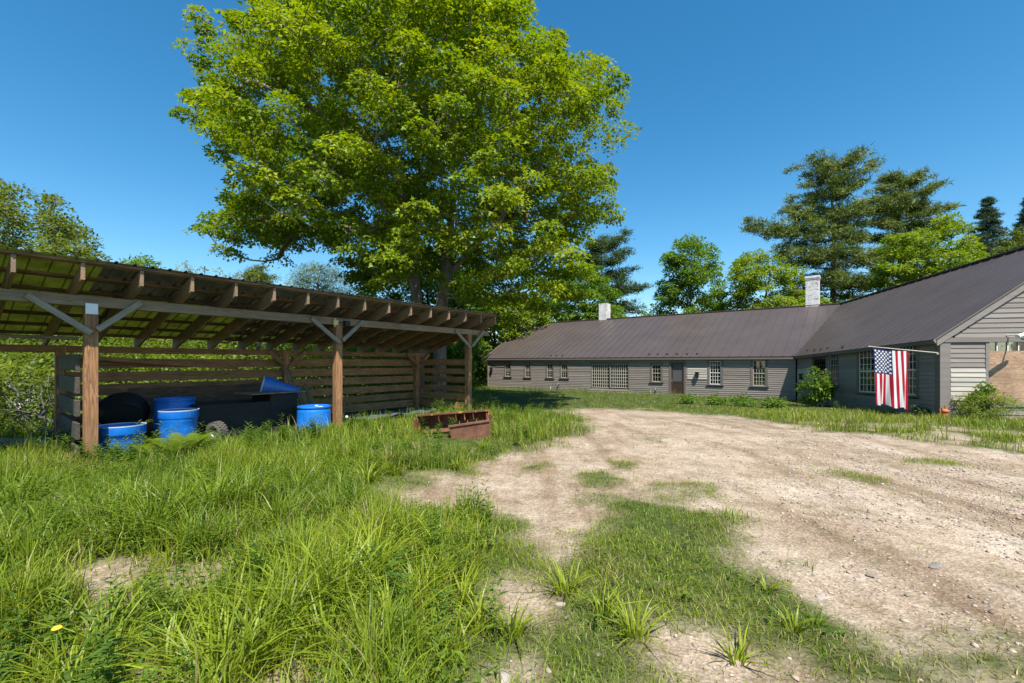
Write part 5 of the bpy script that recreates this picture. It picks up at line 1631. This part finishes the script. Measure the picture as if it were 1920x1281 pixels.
# ------------------------------------------------------------------ undergrowth behind the shed
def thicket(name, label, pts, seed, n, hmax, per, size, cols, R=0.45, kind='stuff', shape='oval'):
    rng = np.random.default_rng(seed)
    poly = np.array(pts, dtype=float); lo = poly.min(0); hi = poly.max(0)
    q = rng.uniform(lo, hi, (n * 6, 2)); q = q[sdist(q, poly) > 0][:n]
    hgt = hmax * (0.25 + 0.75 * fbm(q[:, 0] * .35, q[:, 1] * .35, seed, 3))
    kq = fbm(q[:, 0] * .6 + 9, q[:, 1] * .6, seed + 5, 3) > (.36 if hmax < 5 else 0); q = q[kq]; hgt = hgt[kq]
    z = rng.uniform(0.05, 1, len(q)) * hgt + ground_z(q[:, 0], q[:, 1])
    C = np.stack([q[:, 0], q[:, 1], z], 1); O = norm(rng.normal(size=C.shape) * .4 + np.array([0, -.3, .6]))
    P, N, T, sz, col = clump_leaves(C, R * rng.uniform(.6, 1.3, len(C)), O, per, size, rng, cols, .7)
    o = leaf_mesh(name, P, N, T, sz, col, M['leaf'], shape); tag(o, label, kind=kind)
    return C
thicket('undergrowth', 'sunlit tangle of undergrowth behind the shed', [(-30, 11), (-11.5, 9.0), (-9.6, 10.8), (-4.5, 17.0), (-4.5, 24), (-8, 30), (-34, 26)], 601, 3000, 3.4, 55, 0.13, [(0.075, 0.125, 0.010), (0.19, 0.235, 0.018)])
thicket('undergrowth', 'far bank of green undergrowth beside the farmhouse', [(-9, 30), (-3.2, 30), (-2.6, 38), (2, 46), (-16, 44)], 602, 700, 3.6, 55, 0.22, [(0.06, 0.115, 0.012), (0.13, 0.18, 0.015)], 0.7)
thicket('undergrowth', 'leafy thicket left of the shed, leaf colour darkened for shade', [(-24, 7.5), (-10.8, 7.6), (-9.9, 9.2), (-14, 14), (-28, 14)], 603, 700, 1.5, 50, 0.11, [(0.04, 0.07, 0.010), (0.11, 0.14, 0.016)])  # leaf colours lowered to stand in for shadow in this scrub
thicket('wood', 'distant wood closing the view beyond the shed', [(-75, 50), (-8, 55), (0, 68), (-10, 80), (-80, 70)], 604, 2600, 9.0, 60, 0.45, [(0.06, 0.105, 0.015), (0.13, 0.17, 0.02)], 1.5)
thicket('wood', 'distant wood behind the farmhouse', [(6, 50), (60, 44), (70, 70), (10, 70)], 605, 700, 7.5, 60, 0.45, [(0.05, 0.09, 0.015), (0.10, 0.15, 0.015)], 1.3)
# dead brush in the scrub
rb_ = np.random.default_rng(77)
for bi, (px, Y, hgt, nb) in enumerate(((95, 8.9, 1.0, 14), (60, 10.5, 1.7, 12), (115, 10.0, 2.0, 9))):
    X = (px - CX) / F * Y; b0 = np.array([X, Y, gz(X, Y)]); A = []; B = []; ra = []; rb2 = []
    for k in range(nb):
        p = np.array([rb_.normal(0, .12), rb_.normal(0, .12), 0]); d = np.array([rb_.normal(0, .6), rb_.normal(0, .5), 1.0]); d /= np.linalg.norm(d); L = hgt * rb_.uniform(.5, 1.2)
        for q in range(5):
            d2 = d + rb_.normal(0, .22, 3); d2 /= np.linalg.norm(d2); pn = p + d2 * L / 5; A.append(p); B.append(pn); ra.append(.016 * (1 - q / 6)); rb2.append(.016 * (1 - (q + 1) / 6))
            if q > 1:
                e = d2 + rb_.normal(0, .6, 3); e /= np.linalg.norm(e); A.append(pn); B.append(pn + e * L * .22); ra.append(.006); rb2.append(.003)
            p = pn; d = d2
    o = tubes_mesh('dead_brush', np.array(A), np.array(B), np.array(ra), np.array(rb2), M['bark_grey'], None, 5); o.location = tuple(b0)
    tag(o, ['low tangle of dead grey twigs left of the nearest shed post', 'bare branching brush in the scrub at the left edge', 'tallest bare grey brush beside the old boards of the shed'][bi], 'brush')
# log and pale boulder in the left scrub
X, Y = px2ground(30, 846)
mb = MB(); mb.tube([(X - 1.6, Y + .3, 0.10), (X - .4, Y + .05, 0.13), (X + .55, Y + .1, 0.11)], [0.11, 0.10, 0.08], 12)
o = mb.build('fallen_log', M['bark_grey'], None, smooth=True); tag(o, 'grey fallen log lying at the left edge of the grass', 'log')
def rock(name, loc, sx, sy, sz, mat, seed, label, cat='stone', group=None):
    rng = np.random.default_rng(seed); mb = MB(); V = []; Fc = []
    nu, nv = 12, 7
    ph = rng.uniform(0, 6, 6)
    for j in range(nv):
        th = math.pi * j / (nv - 1)
        for i in range(nu):
            a = 2 * math.pi * i / nu
            k = 1 + .14 * math.sin(2 * a + ph[0]) + .10 * math.sin(3 * a + ph[1] + th * 2) + .06 * math.sin(5 * a + ph[2])
            V.append((sx * k * math.sin(th) ** .6 * math.cos(a), sy * k * math.sin(th) ** .6 * math.sin(a), -sz * math.cos(th) * (1 + .1 * math.sin(a + ph[3]))))
    for j in range(nv - 1):
        for i in range(nu): Fc.append((j * nu + i, j * nu + (i + 1) % nu, (j + 1) * nu + (i + 1) % nu, (j + 1) * nu + i))
    mb.add(V, Fc); o = mb.build(name, mat, None, smooth=True); o.location = loc; o.rotation_euler = (0, 0, rng.uniform(0, 6))
    return tag(o, label, cat, group)
p = at(45, 765, 12.5); rock('boulder', (p.x, 12.5, 0.3), .5, .35, .35, M['white'], 1, 'whitish boulder half hidden in the scrub left of the shed', 'boulder')
for i, (px, py, sx, sy, sz, mt, lab) in enumerate((
    (1755, 1056, .075, .04, .009, 'slate', 'flat blue grey slab on the gravel at right'), (1632, 1075, .035, .025, .006, 'slate', 'smaller flat grey stone left of the blue slab'),
    (948, 1270, .05, .04, .03, 'stone', 'pale stone at the bottom edge of the grass'), (1540, 1112, .05, .035, .012, 'stone', 'pale flat stone on bare soil near the grass tongue'),
    (530, 917, .09, .06, .06, 'stone', 'pale stone half buried in tall grass before the shed'), (1052, 1130, .035, .025, .015, 'stone', 'pale stone beside the worn bare patch'))):
    X, Y = px2ground(px, py); rock('flat_stone', (X, Y, float(gz_fine(np.array([X]), np.array([Y]))[0]) + .006), sx, sy, sz, M[mt], 20 + i, lab)

# ------------------------------------------------------------------ grass, weeds and gravel
def in_shed(x, y):
    d = np.stack([x - P1[0], y - P1[1]], 1); e = d @ EV; b_ = d @ BV
    return (e > -0.2) & (e < 9.2) & (b_ > 0.25) & (b_ < 2.8)
def in_house(x, y):
    P = np.stack([x, y], 1)
    poly = np.array([[hl.x, hl.y], [hc1.x, hc1.y], [hc2.x, hc2.y], [gB.x, gB.y], [JB.x, JB.y], [bl0.x, bl0.y]])
    return sdist(P, poly) > -0.02

LAWN = [poly_world(p) for p in ([(1480, 1095), (1560, 1140), (1920, 1185), (2600, 1240), (2600, 1420), (1500, 1420)], [(960, 985), (1120, 920), (1290, 955), (1425, 1010), (1440, 1060), (1480, 1100), (1560, 1150), (1600, 1300), (880, 1300), (880, 1180), (940, 1080), (960, 1040)],
                                [(930, 742), (1100, 755), (1040, 772), (930, 765)])]
def near_house(x, y):
    P = np.stack([x, y], 1); d = np.full(len(P), 99.0)
    for w_ in (wl, ww):
        a = np.array([w_.A.x, w_.A.y]); u = np.array([w_.u.x, w_.u.y]); t_ = np.clip((P - a) @ u, 0, w_.L)
        d = np.minimum(d, np.linalg.norm(P - (a + t_[:, None] * u), axis=1))
    return sstep(1.5, .5, d) * sstep(0, 8, x)

def tall_amount(x, y):
    """1 in rank grass, 0 on the worn lawn"""
    P = np.stack([x, y], 1); d = np.full(len(P), -1e9)
    for p in LAWN: d = np.maximum(d, sdist(P, p))
    for p in GREEN: d = np.maximum(d, sdist(P, p) + 0.3)
    return 1 - sstep(-0.25, 0.25, d + 0.22 + 0.4 * (fbm(x * 1.5, y * 1.5, 77, 3) - .5))

def blades(name, label, P, h, az, bend, w, col, parent=None):
    n = len(P); ts = np.array([0, .38, .72, 1.0])
    dirv = np.stack([np.cos(az), np.sin(az)], 1); sid = np.stack([-np.sin(az), np.cos(az)], 1)
    tw = RNG.normal(0, .5, n); sid = sid * np.cos(tw)[:, None] + dirv * np.sin(tw)[:, None]
    V = np.zeros((n, 7, 3), dtype=np.float32); k = 0
    for i, t_ in enumerate(ts):
        out = bend * h * t_ ** 2; up = h * (t_ - 0.42 * np.minimum(bend, 1.3) * t_ ** 2.2)
        c = P.copy(); c[:, :2] += dirv * out[:, None]; c[:, 2] += up
        ww_ = w * (1 - t_ ** 1.8) * 0.5 if i else w * 0.38
        if i < 3:
            V[:, k, :] = c; V[:, k, :2] -= sid * ww_[:, None]; V[:, k + 1, :] = c; V[:, k + 1, :2] += sid * ww_[:, None]; k += 2
        else: V[:, 6, :] = c
    q = np.array([0, 1, 3, 2, 2, 3, 5, 4, 4, 5, 6])
    loops = ((np.arange(n) * 7)[:, None] + q[None]).ravel(); starts = ((np.arange(n) * 11)[:, None] + np.array([0, 4, 8])[None]).ravel()
    cols = np.repeat(col[:, None, :], 7, 1)
    dry = np.array([1, 1, 1, 1, 1.04, 1.02, 1.10])[None, :, None]
    o = link(name, np_mesh(name, V.reshape(-1, 3), loops, starts, M['grass'], col=np.clip(cols * dry, .004, .6).reshape(-1, 3)), parent)
    return o

def grass_cols(n, rng, x, y, hue, lawn_=False):
    a = np.array([0.098, 0.182, 0.014]); b_ = np.array([0.232, 0.286, 0.018]); dry = np.array([0.36, 0.29, 0.12])
    t_ = np.clip(fbm(x * .8, y * .8, 41, 3) * 1.5 - .25 + rng.normal(0, .22, n) + hue, 0, 1)[:, None]
    c = a + (b_ - a) * t_
    k = (rng.random(n) < 0.05 + 0.22 * sstep(.55, .75, fbm(x * .6, y * .6, 87, 3)) + (.45 * sstep(1.2, 2.4, x) * (y < 4.5) if lawn_ else 0) + 0.12 * np.clip(hue, 0, 1))[:, None]
    return np.where(k, dry * rng.uniform(.6, 1.0, (n, 1)), c * (1 + rng.normal(0, .15, (n, 1))))

def scatter(n, ymin, ymax, rng, power=1.0):
    """random ground points in the wedge the picture can show and a margin round it"""
    u = rng.random(n); y = ymin + (ymax - ymin) * u ** power
    x = rng.uniform(-1.35, 1.35, n) * (y + 0.8)
    return x, y

rg = np.random.default_rng(900)
# rank grass, near field: dense; further out: broader blades, fewer
def field(name, label, n, y0, y1, hscale, wscale, seed, power=1.0, lawn=False):
    rng = np.random.default_rng(seed)
    x, y = scatter(n, y0, y1, rng, power)
    d = dirt_amount(x, y); ta = tall_amount(x, y)
    ok = ~in_shed(x, y) & ~in_house(x, y) & (rng.random(n) > d * (0.985 if lawn else 1.05) - 0.02)
    clump = fbm(x * 1.3, y * 1.3, 51, 3)
    if lawn:
        ok &= rng.random(n) < np.maximum(1 - ta, 0.35) * (1 - .5 * sstep(1.3, 2.6, x) * (y < 4.5))
    else:
        ok &= rng.random(n) < ta * (0.12 + 1.1 * clump)
    x, y, d, ta, clump = x[ok], y[ok], d[ok], ta[ok], clump[ok]; n = len(x)
    z = gz_fine(x, y, d)
    if lawn: h = hscale * rng.uniform(.4, 1.3, n) * (0.6 + .8 * clump)
    else: h = hscale * rng.uniform(.45, 1.25, n) * (0.25 + .8 * clump + .9 * sstep(.35, .7, fbm(x * 2.4, y * 2.4, 57, 2))) * (1 - .6 * d) * (0.35 + .65 * ta)
    h = h * (1 - .5 * sstep(1.3, .5, np.hypot(x + 6.1, (y - 7.35)))) * (1 - .4 * sstep(9, 12, x))
    # the verge along the farmhouse and beyond the drive is shorter
    far = sstep(12, 16, y) * sstep(-3, 0, x); h = h * (1 - .68 * far * (1 - .7 * near_house(x, y)))
    h = h * (1 - .75 * sstep(1.5, .6, np.hypot(x + 1.0, (y - 8.9) * 1.3)))
    bend = np.abs(rng.normal(.45, .3, n)) if not lawn else np.abs(rng.normal(.7, .4, n))
    w = wscale * rng.uniform(.6, 1.4, n)
    hue = (0.25 * sstep(-6, 1, x) - .1 + .8 * d + .35 * sstep(6, 12, x)) if not lawn else 0.15 * np.ones(n) + .6 * d + .5 * sstep(1.5, 3, x)
    o = blades(name, label, np.stack([x, y, z - .01], 1), h, rng.uniform(0, 2 * np.pi, n), bend, w, grass_cols(n, rng, x, y, hue, lawn))
    tag(o, label, kind='stuff')
    print(name, n)
field('grass', 'rank green grass over the left foreground', 190000, 1.4, 7.5, 0.27, 0.0085, 901, 0.8)
field('grass', 'rough grass before the shed and along the drive', 170000, 6.8, 18, 0.30, 0.012, 902, 0.9)
field('grass', 'grass verge along the farmhouse and beyond', 130000, 16, 46, 0.26, 0.022, 903, 0.9)
field('lawn', 'short worn lawn grass beside the driveway', 230000, 1.4, 7.5, 0.075, 0.0055, 904, 0.75, True)
field('lawn', 'short turf thinning out at the drive edges', 150000, 7, 24, 0.09, 0.011, 905, 0.9, True)

# arching tussocks
def tussocks(pts, seed):
    rng = np.random.default_rng(seed)
    P = []; h = []; az = []; be = []; w = []; c = []
    for (px, py, s, yel) in pts:
        X, Y = px2ground(px, py)
        n = int(170 * s * s) + 14
        r = 0.16 * s * np.sqrt(rng.random(n)); a = rng.uniform(0, 2 * np.pi, n)
        x = X + r * np.cos(a); y = Y + r * np.sin(a)
        P.append(np.stack([x, y, gz_fine(x, y) - .01], 1)); h.append(.70 * s * rng.uniform(.45, 1.15, n)); az.append(a + rng.normal(0, .5, n))
        be.append(np.abs(rng.normal(.75, .35, n))); w.append(rng.uniform(.008, .018, n) * (1 if Y < 5 else 1.2))
        g = np.array([0.105, 0.185, 0.014]) * (1 - yel) + np.array([0.235, 0.295, 0.016]) * yel
        c.append(g * (1 + rng.normal(0, .18, (n, 1))))
    return blades('grass', '', np.concatenate(P), np.concatenate(h), np.concatenate(az), np.concatenate(be), np.concatenate(w), np.clip(np.concatenate(c), .01, .6))
TP = [(560, 1170, .85, .8), (640, 1140, .9, .85), (700, 1090, .8, .9), (500, 1230, .8, .6), (730, 1200, .7, .8), (610, 1230, .7, .5), (790, 1130, .6, .9), (560, 1080, .7, .6), (820, 1040, .6, .8), (760, 1010, .6, .8),
      (330, 985, .9, .5), (400, 970, .95, .5), (460, 950, .9, .4), (280, 1010, .8, .5), (520, 985, .6, .4), (370, 1030, .7, .4), (240, 960, .7, .5), (560, 930, .7, .4), (640, 920, .6, .3), (690, 905, .6, .8), (740, 890, .5, .9),
      (60, 1070, .6, .4), (20, 1180, .5, .4), (120, 1180, .45, .5), (200, 1220, .6, .6), (80, 1010, .65, .3), (150, 985, .7, .4), (30, 960, .9, .3), (330, 1240, .6, .7), (400, 870, .7, .5), (430, 860, .7, .6), (380, 852, .6, .5),
      (870, 1130, .45, 1), (900, 1180, .4, 1), (1060, 1110, .4, 1), (1190, 1190, .4, 1), (1380, 1230, .32, 1), (960, 1190, .4, 1), (1130, 1150, .35, 1), (850, 1230, .5, .7), (700, 1270, .7, .5), (420, 1290, .8, .8), (130, 1290, .5, .9),
      (1525, 1172, .22, .1), (1490, 1180, .25, .8), (1440, 1110, .22, .8), (860, 880, .4, .6), (800, 870, .4, .8), (905, 845, .4, .5), (560, 850, .6, .3), (700, 850, .6, .3), (650, 860, .6, .4), (760, 845, .6, .3),
      (870, 800, .6, .3), (950, 790, .7, .3), (1000, 800, .6, .3), (960, 770, .7, .2), (1040, 800, .5, .5), (930, 820, .5, .5)]
o = tussocks(TP, 911); tag(o, 'long arching tussocks of coarse grass in the foreground', kind='stuff')

# leafy weeds: stalks with lance leaves, and low clover
def weeds(name, label, n, y0, y1, hmin, hmax, leaf, seed, power=.9, xmax=0.0, stalk=True):
    rng = np.random.default_rng(seed)
    x, y = scatter(n, y0, y1, rng, power)
    d = dirt_amount(x, y); ta = tall_amount(x, y)
    ok = ~in_shed(x, y) & ~in_house(x, y) & (np.hypot(x + 1.0, y - 9.2) > 1.2) & (d < .3) & (rng.random(n) < ta * sstep(.35, .6, fbm(x * .9, y * .9, seed, 3)) + .05) & (x < xmax + .35 * y)
    x, y = x[ok], y[ok]; n = len(x); z = gz_fine(x, y)
    h = rng.uniform(hmin, hmax, n); per = 22 if stalk else 9
    ci = np.repeat(np.arange(n), per); f = np.tile(np.linspace(.12, 1, per), n)
    az = np.tile(np.arange(per) * 2.4, n) + np.repeat(rng.uniform(0, 6, n), per)
    lean = rng.normal(0, .12, (n, 2))
    P = np.stack([x[ci] + lean[ci, 0] * f * h[ci], y[ci] + lean[ci, 1] * f * h[ci], z[ci] + f * h[ci]], 1)
    if not stalk:
        P[:, :2] += rng.normal(0, .05, (len(P), 2)); P[:, 2] = z[ci] + h[ci] * rng.uniform(.3, 1, len(P))
    T = np.stack([np.cos(az), np.sin(az), .55 - .5 * (1 - f)], 1); N = np.stack([-np.cos(az) * .3, -np.sin(az) * .3, np.ones(len(az))], 1) + rng.normal(0, .2, (len(az), 3))
    col = np.array([0.065, 0.135, 0.016]) + (np.array([0.15, 0.22, 0.02]) - np.array([0.065, 0.135, 0.016])) * rng.random((n, 1))
    col = np.clip(col[ci] * (1 + rng.normal(0, .15, (len(ci), 1))), .01, .5)
    sz = leaf * rng.uniform(.7, 1.25, len(ci)) * (1.1 - .45 * f)
    o = leaf_mesh(name, P, N, T, sz, col, M['leaf'], 'lance' if stalk else 'oval'); tag(o, label, kind='stuff')
    if stalk: pass
    print(name, n)
SHAPES['lance'] = (np.array([(0, 0, 0), (-.13, .4, .03), (0, 1, -.14), (.13, .4, .03)], dtype=np.float32), [(0, 1, 2), (0, 2, 3)])
weeds('weeds', 'leafy stalked weeds among the foreground grass', 2600, 1.6, 8, .15, .45, .095, 921, .8, -0.5)
weeds('weeds', 'leafy stalked weeds along the front of the shed', 1900, 7, 16, .2, .55, .13, 922, .9, -1.2)
weeds('weeds', 'leafy weeds along the farmhouse wall', 1200, 17, 40, .2, .5, .16, 923, .9, 60)
weeds('clover', 'low clover and small leaved ground cover', 9000, 1.4, 8, .04, .22, .042, 924, .75, 1.0, False)
# front-of-shed stalks that overlap the bin and barrels
def stalks(pts, seed):
    rng = np.random.default_rng(seed); P = []; N = []; T = []; sz = []; col = []
    for (x, y, h) in pts:
        z = gz(x, y); per = 30; f = np.linspace(.1, 1, per); az = np.arange(per) * 2.4 + rng.uniform(0, 6); ln = rng.normal(0, .1, 2)
        P.append(np.stack([x + ln[0] * f * h, y + ln[1] * f * h, z + f * h], 1)); T.append(np.stack([np.cos(az), np.sin(az), .2 + .5 * f], 1)); N.append(np.stack([-np.cos(az) * .3, -np.sin(az) * .3, np.ones(per)], 1))
        sz.append(.15 * (1.15 - .5 * f)); c = np.array([0.075, 0.14, 0.02]) * rng.uniform(.8, 1.4); col.append(np.tile(c, (per, 1)))
    o = leaf_mesh('weeds', np.concatenate(P), np.concatenate(N), np.concatenate(T), np.concatenate(sz), np.concatenate(col), M['leaf'], 'lance'); return o
pts = []
for px, Y, h in ((468, 8.5, .48), (476, 8.6, .42), (500, 8.8, .30), (590, 9.4, .50), (540, 9.0, .32), (610, 9.5, .36), (650, 10.2, .36), (690, 10.6, .36), (720, 10.8, .4), (205, 7.1, .3), (245, 7.3, .25),
                  (130, 7.3, .45), (145, 7.2, .4), (120, 7.5, .5), (832, 9.55, .38), (940, 11, .45), (960, 12, .5)):
    for k in range(3): pts.append(((px - CX) / F * Y + RNG.normal(0, .12), Y + RNG.normal(0, .12), h * RNG.uniform(.7, 1.1)))
tag(stalks(pts, 931), 'tall goldenrod like stalks rising before the bin and barrels', kind='stuff')

# ferns beside the near barrel
def fern(pos, s, seed, label):
    rng = np.random.default_rng(seed); base = (pos[0], pos[1], gz(*pos)); root = empty('fern', base, 0, label, 'fern', 'ferns beside the half barrel')
    for a in np.linspace(0, 2 * np.pi, 10, endpoint=False) + rng.uniform(0, 1):
        L = s * rng.uniform(.8, 1.15); k = 26; f = np.linspace(.15, 1, k)
        d = np.array([math.cos(a), math.sin(a)]); rad = L * .62 * f; z = L * (1.25 * f - .62 * f ** 2.2)
        sp = np.stack([d[0] * rad, d[1] * rad, z], 1)
        P = np.repeat(sp, 2, 0); sg = np.tile([1, -1], k)[:, None]
        sd_ = np.array([-d[1], d[0], 0])
        T = sd_ * sg + np.array([d[0], d[1], 0]) * .35; N = np.tile([0, 0, 1.0], (2 * k, 1)) + np.array([-d[0], -d[1], 0]) * .4
        sz = np.repeat(L * .24 * np.sin(np.pi * (f * .92 + .06)) ** .8, 2)
        col = np.tile(np.array([0.15, 0.22, 0.016]) * rng.uniform(.85, 1.15), (2 * k, 1))
        leaf_mesh('frond', P, N, T, sz, col, M['leaf'], 'pinna', root)
for i, (px, py, s) in enumerate(((305, 880, .60), (338, 872, .66), (365, 866, .56))):
    X, Y = px2ground(px, py); fern((X, Y), s, 940 + i, ['bright fern nearest the blue half barrel', 'largest fern in the middle of the three before the shed', 'fern at the right end of the three before the shed'][i])

# a dandelion flower and a seed head
def dandelion(pos, h, yellow, label):
    b = (pos[0], pos[1], gz(*pos)); r_ = empty('dandelion', b, 0, label, 'flower')
    mb = MB(); mb.tube([(0, 0, 0), (.01, 0, h * .5), (0, .01, h)], .004, 6); mb.build('stalk', plain('stalk_green', (0.12, 0.2, 0.04)), r_)
    mb = MB(); q = .022 if yellow else .035
    mb.lathe([(0, -q), (q * .7, -q * .7), (q, 0), (q * .7, q * .7), (0, q)], 12, Matrix.Translation((0, .01, h)) @ Matrix.Diagonal((1, 1, .5 if yellow else 1, 1)))
    mb.build('flower_head', plain('dandelion_yellow', (0.75, 0.5, 0.02)) if yellow else M['white'], r_, smooth=True)
dandelion(px2ground(103, 1262), .22, True, 'yellow dandelion in the bottom left grass')
dandelion(((650 - CX) / F * 10.2, 10.2), .36, False, 'white dandelion seed head beside the middle shed post')

# loose gravel on the drive
rng = np.random.default_rng(950)
n = 150000
x, y = scatter(n, 1.5, 22, rng, 1.0)
d = dirt_amount(x, y)
ok = (rng.random(n) < d * (0.12 + 1.2 * sstep(1, 8, x)) * sstep(.3, .6, fbm(x * .8, y * .8, 61, 3))) & ~in_house(x, y)
x, y = x[ok], y[ok]; n = len(x); z = gz_fine(x, y)
s = np.abs(rng.lognormal(-4.85, .5, n)).clip(.003, .022)
ico = np.array([(0, 0, 1), (.894, 0, .447), (.276, .851, .447), (-.724, .526, .447), (-.724, -.526, .447), (.276, -.851, .447), (.724, .526, -.447), (-.276, .851, -.447), (-.894, 0, -.447), (-.276, -.851, -.447), (.724, -.526, -.447), (0, 0, -1)])
fc = np.array([(0, 1, 2), (0, 2, 3), (0, 3, 4), (0, 4, 5), (0, 5, 1), (1, 6, 2), (2, 7, 3), (3, 8, 4), (4, 9, 5), (5, 10, 1), (2, 6, 7), (3, 7, 8), (4, 8, 9), (5, 9, 10), (1, 10, 6), (6, 11, 7), (7, 11, 8), (8, 11, 9), (9, 11, 10), (10, 11, 6)])
V = ico[None] * (1 + rng.uniform(-.3, .3, (n, 12, 1))) * s[:, None, None] * np.stack([rng.uniform(.8, 1.5, n), rng.uniform(.7, 1.2, n), rng.uniform(.4, .8, n)], 1)[:, None, :]
a = rng.uniform(0, 6.28, n); ca, sa = np.cos(a)[:, None], np.sin(a)[:, None]
V = np.stack([V[..., 0] * ca - V[..., 1] * sa, V[..., 0] * sa + V[..., 1] * ca, V[..., 2]], 2) + np.stack([x, y, z + s * .2], 1)[:, None, :]
loops = ((np.arange(n) * 12)[:, None, None] + fc[None]).ravel()
pc = np.array([0.34, 0.275, 0.215]) * rng.uniform(.5, 1.3, (n, 1)) * (1 + rng.normal(0, .05, (n, 3)))
gm, t, b = newmat('gravel_stone'); aa = nd(t, 'ShaderNodeAttribute', attribute_name='Col'); t.links.new(aa.outputs['Color'], b.inputs['Base Color']); b.inputs['Roughness'].default_value = .9
o = link('gravel', np_mesh('gravel', V.reshape(-1, 3), loops, np.arange(n * 20) * 3, gm, col=np.clip(np.repeat(pc, 12, 0), .02, .75))); tag(o, 'loose gravel and pebbles on the dirt driveway', kind='stuff')
